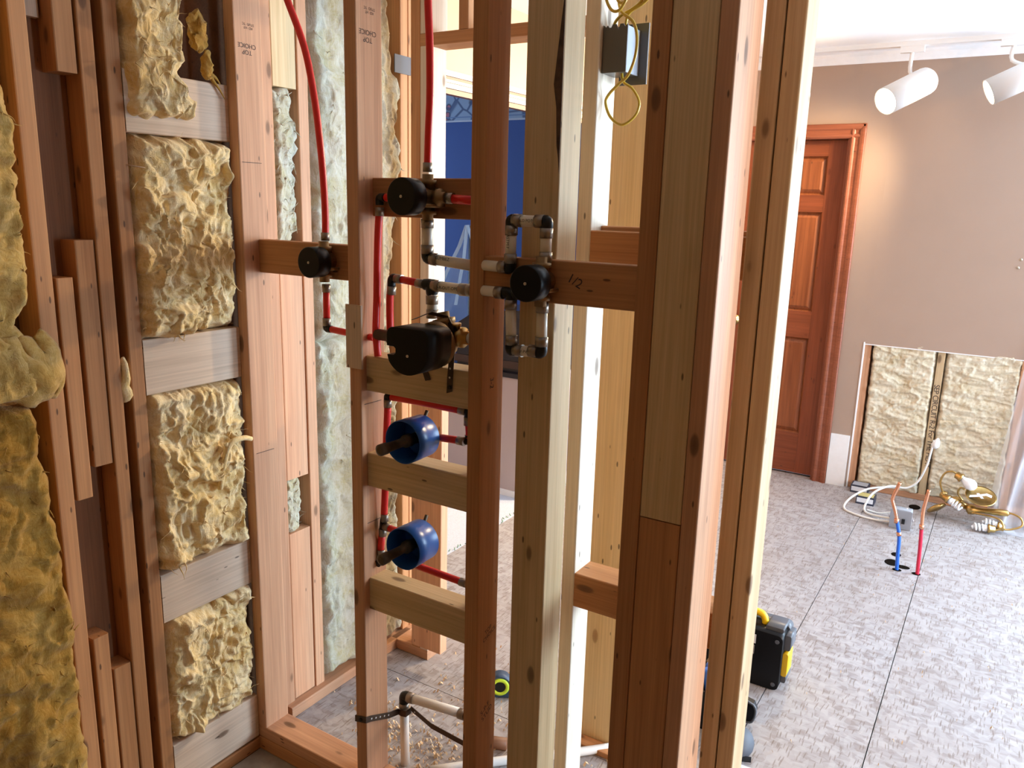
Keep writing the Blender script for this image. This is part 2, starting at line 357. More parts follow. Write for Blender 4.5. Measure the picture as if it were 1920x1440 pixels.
ROT = {'x': Matrix(((1, 0, 0), (0, 1, 0), (0, 0, 1))), 'z': Matrix(((0, 1, 0), (0, 0, 1), (1, 0, 0))), 'y': Matrix(((0, 0, 1), (1, 0, 0), (0, 1, 0)))}
def lumber(name, x0, x1, y0, y1, z0, z1, axis, mat, parent, r=0.13, lean=0.0):
    """one sawn piece with eased edges; its local X runs along the grain"""
    dx, dy, dz = x1 - x0, y1 - y0, z1 - z0
    L, a, b = {'x': (dx, dy, dz), 'z': (dz, dx, dy), 'y': (dy, dz, dx)}[axis]
    m = MB(); r = min(r, a * 0.3, b * 0.3); m.rbox(-L / 2, L / 2, -a / 2, a / 2, -b / 2, b / 2, r, 'x', 2)
    me = bpy.data.meshes.new(name); me.from_pydata([tuple(c * I for c in p) for p in m.v], [], m.f); me.materials.append(mat)
    me.polygons.foreach_set('use_smooth', [False] * len(m.f)); me.update()
    mw = Matrix.Translation(Vector(((x0 + x1) / 2, (y0 + y1) / 2, (z0 + z1) / 2)) * I) @ ROT[axis].to_4x4()
    if lean: mw = mw @ Matrix.Rotation(math.radians(lean), 4, 'Y')
    return link(bpy.data.objects.new(name, me), parent, mw)
def text(name, body, size, loc, right, upv, mat, parent, align='CENTER', shear=0.0, spacing=1.0):
    c = bpy.data.curves.new(name, 'FONT'); c.body = body; c.size = size * I; c.align_x = align; c.align_y = 'CENTER'; c.shear = shear; c.space_character = spacing
    c.materials.append(mat); r_ = Vector(right).normalized(); u_ = Vector(upv).normalized(); n_ = r_.cross(u_); l = Vector(loc) * I
    mw = Matrix(((r_.x, u_.x, n_.x, l.x), (r_.y, u_.y, n_.y, l.y), (r_.z, u_.z, n_.z, l.z), (0, 0, 0, 1)))
    tmp = bpy.data.objects.new('lettering_source', c); C.objects.link(tmp); bpy.context.view_layer.update()
    me = bpy.data.meshes.new_from_object(tmp.evaluated_get(bpy.context.evaluated_depsgraph_get())); me.name = name
    bpy.data.objects.remove(tmp)
    if not me.materials: me.materials.append(mat)
    o = link(bpy.data.objects.new(name, me), parent, mw); o['kind'] = 'stuff'; return o
ZT = 98.0   # ceiling height

# ------------------------------------------------------------------ the setting
def struct(name, label, cat, base): return thing(name, label, cat, base, kind='structure')
fl = struct('floor', 'pale oriented strand board subfloor with dark cut seams', 'floor', (0, 100, 0))
for x0, x1, y0, y1 in ((-82, -20.96, 61, 76.2), (-82, -20.96, 76.3, 200), (-20.84, -7.16, 61, 200), (-7.04, 220, 61, 200), (-70, 220, -52, 60.9)):
    m = MB(); low = -1.8 if y1 < 61 else 0
    if y1 < 61:
        m.box(-70, -12, -52, 60.2, low - 0.7, low); o = m.build('subfloor_panel', PLY, fl)
        m = MB(); m.box(-12, 220, -52, 60.9, -0.7, 0); o = m.build('subfloor_panel', OSB, fl)
    else: m.box(x0, x1, y0, y1, -0.7, low); o = m.build('subfloor_panel', OSB, fl)
MB().box(-84, 222, -54, 202, -3.2, -2.6).build('floor_underlay', HOLE, fl)
o = MB().box(-202, -82.05, 88, 204, -0.7, 0.05).build('carpet', CARPET, fl); o['label'] = 'grey blue carpet in the blue room'
m = MB()
for k in range(60):
    a = (-82.3 + random.uniform(-.35, .35), 96 + k * 1.15); m.tube([(a[0], a[1], 0), (a[0] + random.uniform(-.5, .5), a[1] + random.uniform(-.4, .4), random.uniform(.3, .6))], 0.09, 4, 1)
o = m.build('carpet_fringe', plain('green_carpet_fringe', (0.18, 0.30, 0.18), 0.9), fl); o['kind'] = 'stuff'
for hx, hy, rx, ry in ((-11.9, 156.6, 1.3, 1.6), (-9.9, 155.6, 1.2, 0.9), (-11.7, 161, 0.9, 1.1), (-11.6, 191.6, 1.2, 1.8), (-7.5, 153.9, 0.75, 0.7), (-10.7, 153.7, 0.8, 0.7)):
    m = MB(); m.add([(hx + rx * math.cos(t * math.pi / 9), hy + ry * math.sin(t * math.pi / 9), 0.02) for t in range(18)], [tuple(range(18))]); m.build('floor_hole', HOLE, fl)

ce = struct('ceiling', 'bright white ceiling over the whole room', 'ceiling', (0, 100, ZT))
MB().box(-202, 222, -54, 206, ZT, ZT + 1).build('ceiling_board', CEIL, ce)

# back wall with the door, drywall cut away at its foot
wb = struct('wall_back', 'tan painted wall behind the door with drywall cut away low down', 'wall', (0, 197, 0))
YD = 196.9
for a in ((-82, -62.6, 0, ZT), (-62.6, -34.2, 81, ZT), (-34.2, -26.8, 0, ZT), (-26.8, 26, 34.8, ZT), (26, 102, 86, ZT), (26, 102, 0, 24), (102, 220, 0, ZT)):
    MB().box(a[0], a[1], YD, YD + 0.6, a[2], a[3]).build('drywall_panel', TAN, wb)
for a in ((-82, 26, 0, ZT), (26, 102, 0, 24), (26, 102, 86, ZT), (102, 220, 0, ZT)): MB().box(a[0], a[1], YD + 4.2, YD + 4.6, a[2], a[3]).build('outer_sheathing', DARKW, wb)
wn2 = struct('window_2', 'white framed window in the back wall beyond the plastic sheet', 'window', (64, YD, 24))
for x0, x1, z0, z1 in ((25, 27, 24, 86), (101, 103, 24, 86), (63, 65, 26, 84), (27, 101, 24, 26), (27, 101, 84, 86)): MB().box(x0, x1, YD - .6, YD + 3, z0, z1).build('window_frame', WPAINT, wn2)
for x0, x1 in ((27, 63), (65, 101)): MB().box(x0, x1, YD + 2, YD + 2.1, 26, 84).build('pane', GLASS, wn2)
lumber('wall_stud', -26.9, -25.4, YD + 0.4, YD + 4.0, 1.5, 96, 'z', FIRP, wb)
sc_ = lumber('wall_stud', -11.7, -10.2, YD + 0.4, YD + 4.0, 1.5, 96, 'z', ASH, wb)
lumber('wall_stud', 4.2, 5.7, YD + 0.4, YD + 4.0, 1.5, 96, 'z', FIRP, wb)
lumber('sole_plate', -26.9, 25, YD + 0.3, YD + 4.0, 0, 1.5, 'x', FIRP, wb)
text('handwriting', 'SEP CIRCUIT R-2 For THE HEAT', 1.55, (-10.85, YD + 0.37, 17.6), (0.02, 0, -1), (1, 0, 0.02), INK2, sc_, spacing=0.9)
MB().box(-31.7, -27.5, YD - 0.5, YD - 0.02, 0, 12.6).build('baseboard_section', WPAINT, wb)
m = MB(); m.box(-27.05, -26.75, YD - 0.12, YD + 0.62, 0, 35.2).build('drywall_edge', WPAINT, wb)
MB().box(-26.8, 25, YD - 0.08, YD + 0.62, 34.65, 34.85).build('drywall_edge', WPAINT, wb)
for sx, sz in ((0.9, 55.6), (0.6, 53.9)): MB().lathe((sx, YD, sz), (0, -1, 0), [(0, 0.3), (0.1, 0.28), (0.14, 0.1)], 10).build('screw', SCREW, wb)
m = MB(); m.prism([(-82, YD, ZT), (-82, YD - 1.6, ZT), (-82, YD - 1.4, ZT - 0.6), (-82, YD - 0.5, ZT - 1.6), (-82, YD - 0.3, ZT - 2.0), (-82, YD, ZT - 2.0)], (302, 0, 0)); tag(m.build('trim_1', WPAINT), 'white crown moulding along the top of the tan wall', 'moulding', kind='structure')

# door
dr = struct('door_1', 'reddish stained six panel wooden door with brass knob', 'door', (-48, YD + 1, 0.4))
YS = YD + 1.6     # face of the slab
dl, dre = -60.4, -35.6
st = 4.0; md = (dl + dre) / 2
rails = [(0.5, 10.6), (34.4, 40.8), (64.1, 68.0), (76.7, 80.2)]; gaps = [(10.6, 34.4), (40.8, 64.1), (68.0, 76.7)]
lumber('stile', dl, dl + st, YS, YS + 1.4, 0.5, 80.2, 'z', OAKD, dr, 0.05); lumber('stile', dre - st, dre, YS, YS + 1.4, 0.5, 80.2, 'z', OAKD, dr, 0.05)
for z0, z1 in rails: lumber('rail', dl + st, dre - st, YS, YS + 1.4, z0, z1, 'x', OAKD, dr, 0.05)
for z0, z1 in gaps:
    lumber('mullion', md - 1.8, md + 1.8, YS, YS + 1.4, z0, z1, 'z', OAKD, dr, 0.05)
    for x0, x1 in ((dl + st, md - 1.8), (md + 1.8, dre - st)):
        m = MB(); e = 0.0; w = 1.3
        q0 = [(x0, YS + 0.35, z0), (x1, YS + 0.35, z0), (x1, YS + 0.35, z1), (x0, YS + 0.35, z1)]
        q1 = [(x0 + .35, YS + 0.75, z0 + .35), (x1 - .35, YS + 0.75, z0 + .35), (x1 - .35, YS + 0.75, z1 - .35), (x0 + .35, YS + 0.75, z1 - .35)]
        q2 = [(x0 + w, YS + 0.25, z0 + w), (x1 - w, YS + 0.25, z0 + w), (x1 - w, YS + 0.25, z1 - w), (x0 + w, YS + 0.25, z1 - w)]
        q3 = [(p[0], YS + 1.0, p[2]) for p in q0]
        m.add(q0 + q1 + q2 + q3, [(i, (i + 1) % 4, 4 + (i + 1) % 4, 4 + i) for i in range(4)] + [(4 + i, 4 + (i + 1) % 4, 8 + (i + 1) % 4, 8 + i) for i in range(4)] + [(8, 9, 10, 11), (15, 14, 13, 12)] + [((i + 1) % 4, i, 12 + i, 12 + (i + 1) % 4) for i in range(4)])
        # grain runs up the panel: turn the mesh so that its local X is vertical
        base = Vector(((x0 + x1) / 2, YS + .5, (z0 + z1) / 2)); me = bpy.data.meshes.new('panel'); R3 = ROT['z'].inverted()
        me.from_pydata([tuple((R3 @ (Vector(p) - base)) * I) for p in m.v], [], m.f); me.materials.append(OAKP); me.update()
        link(bpy.data.objects.new('panel', me), dr, Matrix.Translation(base * I) @ ROT['z'].to_4x4())
m = MB(); m.lathe((-57.9, YS, 37.3), (0, -1, 0), [(0, 1.35), (0.2, 1.3), (0.3, 0.6), (1.2, 0.5), (1.5, 0.9), (2.0, 1.15), (2.5, 1.05), (2.75, 0.6), (2.8, 0)], 18); o = m.build('door_knob', POLB, dr); o['label'] = 'polished brass knob'
def casing(name, x0, x1, z0, z1, axis):     # stepped casing boards
    prof = [(0, 0), (0, .45), (.35, .7), (.7, .62), (1.0, .42), (1.7, .5), (2.0, .72), (2.5, .85), (2.9, .85), (3.1, .6), (3.1, 0)]
    m = MB()
    if axis == 'z':
        s_ = 1 if x1 > x0 else -1
        m.prism([(x0 + s_ * p[0], YD - p[1], z0) for p in prof][::s_], (0, 0, z1 - z0))
    else: m.prism([(x0, YD - p[1], z0 + p[0]) for p in prof], (x1 - x0, 0, 0))
    return m.build(name, TRIMW)
t2 = thing('trim_2', 'stained moulded casing around the wooden door', 'casing', (-48, YD, 0), kind='structure')
for o in (casing('casing_board', -34.9, -31.8, 0, 83.5, 'z'), casing('casing_board', -61.1, -64.2, 0, 83.5, 'z'), casing('casing_head', -64.2, -31.8, 80.4, 83.5, 'x'), ):
    mw = WM[o.name]; o.parent = t2; o.matrix_parent_inverse = WM[t2.name].inverted(); o.matrix_basis = mw
for a in ((-35.4, -34.2, 0.0, 80.9), (-62.6, -60.6, 0.0, 80.9)): lumber('jamb', a[0], a[1], YD + 0.05, YD + 4.1, a[2], a[3], 'z', TRIMW, t2, 0.03)
lumber('jamb', -60.6, -35.4, YD + 0.05, YD + 4.1, 80.3, 80.95, 'x', TRIMW, t2, 0.03)

# right wall with the daylight window, bath end wall: outside the view, they close the room, plus an added light-blocking panel
wr = struct('wall_right', 'tan wall with the big daylight window', 'wall', (220, 100, 0))
for a in ((-54, 66, 0, ZT), (66, 197, 0, 13), (66, 197, 91, ZT)):
    MB().box(220, 221, a[0], a[1], a[2], a[3]).build('drywall_panel', TAN, wr)
wn = struct('window_1', 'large white framed window in the right wall', 'window', (220, 132, 13))
for y0, y1, z0, z1 in ((65, 67, 12, 92), (195, 197, 12, 92), (130, 132, 14, 90), (67, 195, 12, 14), (67, 195, 90, 92)): MB().box(219, 222, y0, y1, z0, z1).build('window_frame', WPAINT, wn)
for y0, y1 in ((67, 130), (132, 195)): MB().box(221.2, 221.3, y0, y1, 14, 90).build('pane', GLASS, wn)
we = struct('wall_front', 'sheathed wall closing the bath end behind the viewer, with an added light-blocking panel', 'wall', (0, -53, 0))
MB().box(-84, 12, -54, -52, -2, ZT).build('sheathing_panel', WARMW, we)
MB().box(12, 220, -54, -52, 0, ZT).build('drywall_panel', TAN, we); MB().box(8, 9.5, -52, 60, -2, ZT).build('sheathing_panel', WARMW, we)  # side panel added beside the view to keep bounced light off the posts

# peach wall with the cased opening into the blue room
wp = struct('wall_hall', 'peach wall with a wide cased opening to the blue room', 'wall', (-82, 140, 0))
for a in ((62, 97, -2, ZT), (168, 202, 0, ZT), (97, 168, 84, ZT)): MB().box(-83, -82, a[0], a[1], a[2], a[3]).build('drywall_panel', PEACH, wp)
MB().box(-87, -83, 86, 97, 0, ZT).build('drywall_panel', PEACH, wp)
t3 = thing('trim_3', 'pale stepped moulding over the opening to the blue room', 'moulding', (-82, 130, 81), kind='structure')
for z0, z1, d, mt in ((84.35, 84.8, 0.35, WTRIM), (83.9, 84.25, 0.6, WTRIM), (83.4, 83.85, 0.42, BROWNT), (82.9, 83.35, 0.65, WTRIM), (82.3, 82.85, 0.5, WTRIM), (82.05, 82.25, 0.62, WTRIM), (81.2, 82.0, 0.3, BROWNT)):
    MB().box(-82 - 1, -82 + d, 93, 172, z0, z1).build('moulding_strip', mt, t3)
# blue room
wblue = struct('wall_far', 'royal blue wall with floral border beyond the opening', 'wall', (-140, 201, 0))
MB().box(-202, -82, 200, 201, 0, ZT).build('painted_wall', BLUEW, wblue)
o = MB().box(-202, -82, 199.9, 199.99, 87.9, ZT).build('wallpaper_border', BORDER, wblue); o['label'] = 'floral wallpaper border'
MB().box(-202, -82, 199.82, 199.98, 87.4, 87.9).build('border_band', plain('pale_blue_band', (0.42, 0.56, 0.74), 0.7), wblue)
MB().box(-202, -82, 199.86, 199.98, 88.6, 88.9).build('border_band', plain('mid_blue_band', (0.12, 0.24, 0.5), 0.7), wblue)
ws = struct('wall_side', 'white side wall of the blue room', 'wall', (-201, 150, 0)); MB().box(-202, -201, 86, 206, 0, ZT).build('painted_wall', BLUEW, ws); MB().box(-201, -87, 86, 87, 0, ZT).build('painted_wall', PEACH, ws)

# ------------------------------------------------------------------ left framed wall
wl = struct('wall_left', 'open framed outside wall with studs, blocking and insulation', 'wall', (-72, 50, -1.8))
XL = -70.0; XB = -73.5
MB().box(-75, -73.7, -52, 88, -1.8, ZT).build('outer_sheathing', DARKW, wl)
lumber('sole_plate', XB, XL, -50, 61, -1.8, -0.3, 'y', FIR, wl)
lumber('sole_plate', XB, -69.0, 61, 86.5, 0, 1.5, 'y', FIRP, wl)
lumber('stud', XB, XL, 35.8, 37.3, -0.3, ZT, 'z', FIR, wl)
lumber('stud', XB, XL, 41.4, 42.8, -0.3, ZT, 'z', FIR, wl)
lumber('stud', XB, XL, 43.7, 45.15, -0.3, ZT, 'z', FIR, wl)
lumber('stud', XB, XL, 19.8, 21.3, -0.3, ZT, 'z', FIR, wl)
lumber('back_board', XB, XB + 1.2, 37.3, 41.4, -0.3, ZT, 'z', DARKW, wl)
for n_, a in {'f': (37.55, 39.05, 36.2, 56.6), 'g': (39.5, 41.3, 38.9, 59.8), 'top': (39.4, 41.2, 73.8, ZT), 'h': (37.7, 39.25, -0.3, 22.0), 'i': (39.5, 41.3, -0.3, 17.8)}.items():
    lumber('filler_stud', XB + 0.3, XL + (0.0 if n_ in 'fh' else -0.12), a[0], a[1], a[2], a[3], 'z', FIR, wl)
lumber('filler_block', XB + 0.6, XL - 1.6, 37.5, 39.2, 78.0, 84, 'z', PALE, wl)
for z0, z1 in ((69.4, 74.9), (44.7, 50.2), (20.2, 25.6), (0.0, 5.6)):
    lumber('blocking', XL - 1.5, XL, 45.2, 56.55, z0, z1, 'y', PALE, wl)
# beyond the shower wall: narrow stud, short planks, stud, corner
lumber('stud', XB, XL, 60.5, 62.45, 1.5, ZT, 'z', FIRP, wl)
lumber('stud', XB, XL, 66.1, 67.6, 1.5, ZT, 'z', FIRP, wl)
for z0, z1 in ((75.7, ZT), (30.9, 59.0), (1.6, 24.0)): lumber('filler_plank', XL - 1.6, XL - 0.15, 62.6, 66.0, z0, z1, 'z', FIRP if z0 < 70 else PINE, wl)
lumber('stud', XB, XL, 83.6, 85.1, 1.5, ZT, 'z', FIR, wl)
lumber('stud', XB, XL, 85.2, 86.6, 1.5, ZT, 'z', FIR, wl)
o = MB().box(XL, XL + 0.12, 82.4, 85.6, 79.9, 82.1).build('nail_plate', plain('dull_grey_zinc', (0.07, 0.07, 0.085), 0.6), wl); o['label'] = 'grey steel nail plate'
MB().lathe((-70.0, 44.9, 66.5), (0.7, 1, -0.15), [(0, 0.07), (1.6, 0.03)], 5).build('splinter', PALE, wl)

# ------------------------------------------------------------------ shower valve wall
wm = struct('wall_middle', 'open framed shower wall carrying the valves', 'wall', (-45, 58, -1.8))
YV = 56.6; YB = 60.1
lumber('sole_plate', -70, -17.9, YV, YB, 0.0, 1.5, 'x', FIRP, wm); lumber('sole_plate', -70, -12, YV, YB, -1.8, -0.05, 'x', FIR, wm)
s1 = lumber('stud', -70.2, -68.7, YV, YB, 1.5, ZT, 'z', FIRP, wm)
s2 = lumber('stud', -54.0, -52.5, YV, YB, 1.5, ZT, 'z', FIRP, wm)
s3 = lumber('stud', -39.8, -38.3, YV, YB, 1.5, ZT, 'z', FIR, wm)
s4 = lumber('post', -35.7, -32.25, 58.35, 61.85, 0.0, ZT, 'z', PINE, wm)
m = MB(); m.prism([(-32.28, 58.36, 80.5), (-32.28, 58.36, 66.4), (-32.42, 58.36, 67.6), (-32.6, 58.36, 68.6), (-32.75, 58.36, 71.5), (-33.05, 58.36, 73.3), (-32.85, 58.36, 75.2), (-32.6, 58.36, 77.6)], (0, -.05, 0)); o = m.build('bark_edge', BARK, s4); o['label'] = 'dark bark left on the edge'
for a in ((-24.3, -22.8), (-19.3, -17.95)): lumber('stud', a[0], a[1], YV, 62.1, 1.5, ZT, 'z', FIRP if a[0] > -20 else FIR, wm)
lumber('flat_stud', -22.77, -19.33, YV + 0.05, YV + 1.55, 39.75, ZT, 'z', PINE, wm)
lumber('flat_stud', -22.77, -19.33, YV + 0.05, YV + 1.55, 1.5, 39.65, 'z', FIR, wm)
lumber('blocking', -68.7, -54.0, 58.6, 60.1, 56.05, 59.55, 'x', FIR, wm)
lumber('blocking', -52.5, -39.8, 58.6, 60.1, 62.45, 66.0, 'x', FIR, wm)
for z0 in (45.55, 35.6, 21.95): lumber('blocking', -52.5, -39.8, 57.4, 60.0, z0, z0 + 3.55, 'x', PINE, wm)
vb = lumber('blocking', -38.3, -24.3, 56.8, 58.3, 56.05, 59.55, 'x', FIR, wm)
o = lumber('shim', -54.15, -52.15, YV - 0.28, YV - 0.02, 47.9, 54.1, 'z', PALE, wm, 0.03); o['label'] = 'thin pale shim on the stud face'
text('pencil_mark', '1/2', 1.1, (-29.6, 56.78, 58.0), (1, 0, -0.5), (0.5, 0, 1), INK, vb)
for s_, x_, z_ in ((s1, -68.68, 78.5), (s2, -52.48, 78.4)):
    text('grade_stamp', 'TOP\nCHOICE', 0.62, (x_, 58.15, z_), (0, -1, 0), (0, 0, -1), INK, s_)
    text('grade_stamp', 'KD  HT\nSTUD  TC', 0.34, (x_, 58.4, z_ + 2.2), (0, -1, 0), (0, 0, -1), INK, s_)
text('grade_stamp', 'TOP\nCHOICE', 0.6, (-38.28, 58.6, 23.4), (0, 1, 0.35), (0, -0.35, 1), INK, s3)
text('grade_stamp', 'S-P-F\nSTUD', 0.75, (-38.28, 58.4, 14.9), (0, 1, 0.5), (0, -0.5, 1), INK, s3)
text('pencil_mark', '3-2', 0.8, (-38.28, 58.2, 48.2), (0, 0, -1), (0, 1, 0), INK, s3)
for x_, y_, z_ in ((-52.47, 58.3, 44.2), (-52.47, 58.5, 31.6), (-68.67, 58.2, 67.4), (-68.67, 58.3, 36.0)):
    m = MB(); m.box(x_, x_ + 0.015, y_ - 1.3, y_ + 1.2, z_, z_ + 0.05); m.build('pencil_line', INK, wm)

# ------------------------------------------------------------------ second framed wall behind
wi = struct('wall_inner', 'second framed wall ending in a doubled post', 'wall', (-25, 66, 0))
s5 = lumber('stud', -33.95, -32.5, 65.0, 68.5, 1.5, ZT, 'z', WHITE, wi)
lumber('sole_plate', -33.95, -18.4, 65.0, 68.5, 0, 1.5, 'x', WHITE, wi)
lumber('end_stud', -18.35, -16.88, 64.0, 67.5, 0, ZT, 'z', ASH, wi); lumber('end_stud', -16.78, -15.3, 64.0, 67.5, 0, ZT, 'z', ASH, wi)
lumber('blocking', -32.5, -18.4, 65.0, 66.5, 58.3, 61.8, 'x', FIR, wi); lumber('blocking', -32.5, -18.4, 67.05, 68.5, 58.7, 62.2, 'x', FIR, wi)
lumber('blocking', -32.5, -18.4, 65.0, 68.5, 25.05, 28.6, 'x', FIR, wi)

# ------------------------------------------------------------------ doorway framing further back
wd = struct('wall_doorway', 'framed doorway of studs and header behind the shower', 'wall', (-55, 82, 0))
lumber('king_stud', -66.2, -64.75, 81, 84.5, 1.5, ZT, 'z', FIR, wd); lumber('jack_stud', -64.7, -63.3, 81, 84.5, 1.5, 82.3, 'z', PALE, wd)
lumber('header', -64.7, -33.0, 81, 84.5, 82.3, 83.75, 'x', FIR, wd)
lumber('cripple_stud', -64.7, -63.2, 81, 84.5, 83.75, ZT, 'z', PALE, wd); lumber('cripple_stud', -59.0, -57.6, 81, 84.5, 83.75, ZT, 'z', FIR, wd)
hp = lumber('hanging_plank', -64.9, -59.85, 79.45, 80.95, 2.9, 45, 'z', FIRP, wd); hp['label'] = 'short plank hanging clear of the floor'
text('grade_stamp', 'CHOICE', 0.7, (-62.8, 79.43, 43.0), (-1, 0, 0), (0, 0, -1), INK, hp)
lumber('sole_plate', -70, -63.3, 81, 84.5, 0, 1.5, 'x', FIRP, wd)
lumber('wide_board', -38.6, -33.1, 78.3, 79.8, 0, ZT, 'z', YELL, wd)
lumber('floor_board', -39, -27, 76.4, 78.2, 0.0, 0.75, 'x', FIR, wd)

# ------------------------------------------------------------------ insulation
def sm(t): t = max(0.0, min(1.0, t)); return t * t * (3 - 2 * t)
def batt(name, label, mat, yl, yr, z0, z1, face, bulge, amp, seed, ny, nz, group, freq=0.55, wisps=60, edge=0.16, facing='x', ragged=0.35, sq=1.0, crease=1.0):
    th = thing(name, label, 'insulation', ((face, (yl(z0) + yr(z0)) / 2, z0) if facing == 'x' else ((yl(z0) + yr(z0)) / 2, face, z0)), group)
    def put(h, a, z): return (face + h, a, z) if facing == 'x' else (a, face - h, z)
    m = MB(); V = []; S = []
    for j in range(nz + 1):
        v = j / nz; z = z0 + (z1 - z0) * v
        for i in range(ny + 1):
            u = i / ny; a = yl(z) + (yr(z) - yl(z)) * u
            e = sm(min(u, 1 - u) / edge) ** 0.5 * sm(min(v, 1 - v) * (z1 - z0) / (abs(yr(z) - yl(z)) + 1e-3) / edge) ** 0.5
            p = Vector((a * freq, z * freq * sq, seed * 7.3))
            wv = noise.noise_vector(p * 0.55); q = p + wv * 1.1
            n1 = noise.fractal(q * 0.6, 1.0, 2.0, 3)
            r1 = max(0.0, 1 - abs(noise.noise(q * 0.85)) * 3.2) ** 1.6; r2 = max(0.0, 1 - abs(noise.noise(q * 1.9 + Vector((9, 2, 4)))) * 3.6) ** 1.6
            n3 = noise.fractal(Vector((q.x * 5.5, q.y * 3.0, q.z)), 0.8, 2.1, 4)
            n4 = noise.noise(Vector((q.x * 16, q.y * 7, q.z + 3)))
            h = bulge * e - 1.6 * (1 - e) + amp * (0.95 * n1 + (0.5 * r1 - 0.3 * r2) * e * crease + 0.20 * n3 + 0.09 * n4)
            rg = noise.noise_vector(p * 2.2 + Vector((5, 3, 1))) * ragged
            V.append(put(h, a + rg.x + wv.x * 0.3 * e, z + rg.y + wv.y * 0.4 * e)); S.append((h, a, z, e))
    F = [(j * (ny + 1) + i, j * (ny + 1) + i + 1, (j + 1) * (ny + 1) + i + 1, (j + 1) * (ny + 1) + i) for j in range(nz) for i in range(ny)]
    rim = [i for i in range(ny + 1)] + [j * (ny + 1) + ny for j in range(1, nz + 1)] + [nz * (ny + 1) + i for i in range(ny - 1, -1, -1)] + [j * (ny + 1) for j in range(nz - 1, 0, -1)]
    n0 = len(V)
    for k in rim: V.append(put(-3.0, S[k][1], S[k][2]))
    for k in range(len(rim)):
        k2 = (k + 1) % len(rim); F.append((rim[k2], rim[k], n0 + k, n0 + k2))
    F.append(tuple(range(n0, n0 + len(rim))))
    m.add(V, F, True); m.build('fibre_body', mat, th)
    if wisps:
        w = MB(); rnd = random.Random(seed)
        for _ in range(wisps):
            k = rnd.randrange(len(S)); 
            if S[k][3] < 0.4: continue
            p = Vector(V[k]); d = Vector((rnd.uniform(.1, .5), rnd.uniform(-1, 1), rnd.uniform(-1.2, .6))); 
            if facing != 'x': d = Vector((d.y, -d.x, d.z))
            pts = [p]; L_ = rnd.uniform(.25, .8)
            for s_ in range(4):
                d = (d + Vector((rnd.uniform(-.5, .5), rnd.uniform(-.5, .5), rnd.uniform(-.5, .4)))).normalized(); pts.append(pts[-1] + d * L_ * 0.45)
            w.tube(pts, rnd.uniform(.03, .09), 4, 2, taper=lambda t: 1 - 0.85 * t)
        if w.v: o = w.build('loose_fibres', mat, th); o['kind'] = 'stuff'
    return th
def cst(c): return lambda z: c
def interp(tab):
    tab = sorted(tab)
    def f(z):
        if z <= tab[0][0]: return tab[0][1]
        for (a, va), (b_, vb_) in zip(tab, tab[1:]):
            if z <= b_: return va + (vb_ - va) * (z - a) / (b_ - a)
        return tab[-1][1]
    return f
G1 = 'yellow fibreglass batts in the left wall'
batt('insulation_batt', 'thick yellow batt, shade in its colour, bulging out low down at the end of the wall', INSD, cst(21.4), interp([(-1, 36.0), (10, 35.9), (24, 35.8), (33, 35.4), (40, 34.9), (45, 34.2), (47, 33.4)]), -0.2, 47.2, -70, 2.6, 0.75, 11, 50, 150, G1, 0.45, 120, 0.1)
batt('insulation_batt', 'lumpy yellow batt slumping over the outermost stud above the thick shaded one', INSM, cst(21.4), interp([(47, 34.2), (50, 34.9), (53, 33.6), (57, 34.9), (63, 35.0), (72, 34.7), (98, 34.6)]), 46.6, 97.8, -70, 2.7, 1.1, 12, 50, 160, G1, 0.40, 120, 0.1)
fp = thing('insulation_flap', 'torn folded flap of yellow insulation hanging over the outermost stud', 'insulation', (-68, 34.5, 47.5), G1)
m = MB(); V = []
for j in range(19):
    for i in range(17):
        u, v = i / 16, j / 18; q = Vector((u * 3, v * 3, 4.4))
        z = 52.5 - 5.2 * v - 0.5 * math.sin(u * 3) + noise.noise(q) * .5; y = 31.5 + (3.2 + 1.2 * math.sin(v * 2.6)) * u + noise.noise(q + Vector((3, 3, 3))) * .35
        V.append((-68.2 + 1.5 * math.sin(u * 2.6) * math.sin(v * 2.9) + 0.5 * noise.noise(q * 2), y, z))
m.add(V, [(j * 17 + i, j * 17 + i + 1, (j + 1) * 17 + i + 1, (j + 1) * 17 + i) for j in range(18) for i in range(16)], True); o = m.build('fibre_fold', INSM, fp)
md_ = o.modifiers.new('thickness', 'SOLIDIFY'); md_.thickness = 0.5 * I
batt('insulation_batt', 'torn yellow batt hanging over the top pale block with a wispy edge', INS, cst(45.3), interp([(70.5, 53.0), (72, 52.6), (75, 50.8), (77, 51.8), (81, 51.6), (98, 52.5)]), 70.6, 97.6, -69.9, 1.0, 0.9, 21, 60, 130, G1, 0.42, 90, 0.12, ragged=0.6, crease=.8)
batt('insulation_batt', 'crumpled yellow batt between the top two pale blocks', INS, cst(45.1), cst(56.6), 50.0, 69.6, -70.2, 0.75, 1.15, 22, 80, 120, G1, 0.40, 90, 0.1, ragged=0.4, crease=.8)
batt('insulation_batt', 'frayed yellow batt between the middle two pale blocks', INS, cst(45.1), cst(56.6), 25.4, 44.9, -70.2, 0.75, 1.15, 23, 80, 120, G1, 0.40, 90, 0.1, ragged=0.4, crease=.8)
batt('insulation_batt', 'folded yellow batt just above the lowest pale block', INS, cst(45.1), cst(56.6), 5.4, 20.5, -70.2, 0.6, 1.1, 24, 80, 100, G1, 0.40, 80, 0.1, ragged=0.4, crease=.8)
tf = thing('insulation_tuft', 'small orange yellow tuft of torn insulation near the topmost stud stamp', 'insulation', (-70, 53.5, 74.5))
w = MB(); w.sphere((-70.1, 53.4, 79.4), 1.0, 30, 26, (.7, 1.05, 1.9)); w.sphere((-70.0, 54.2, 76.4), 1.0, 24, 20, (.5, .55, 1.5))
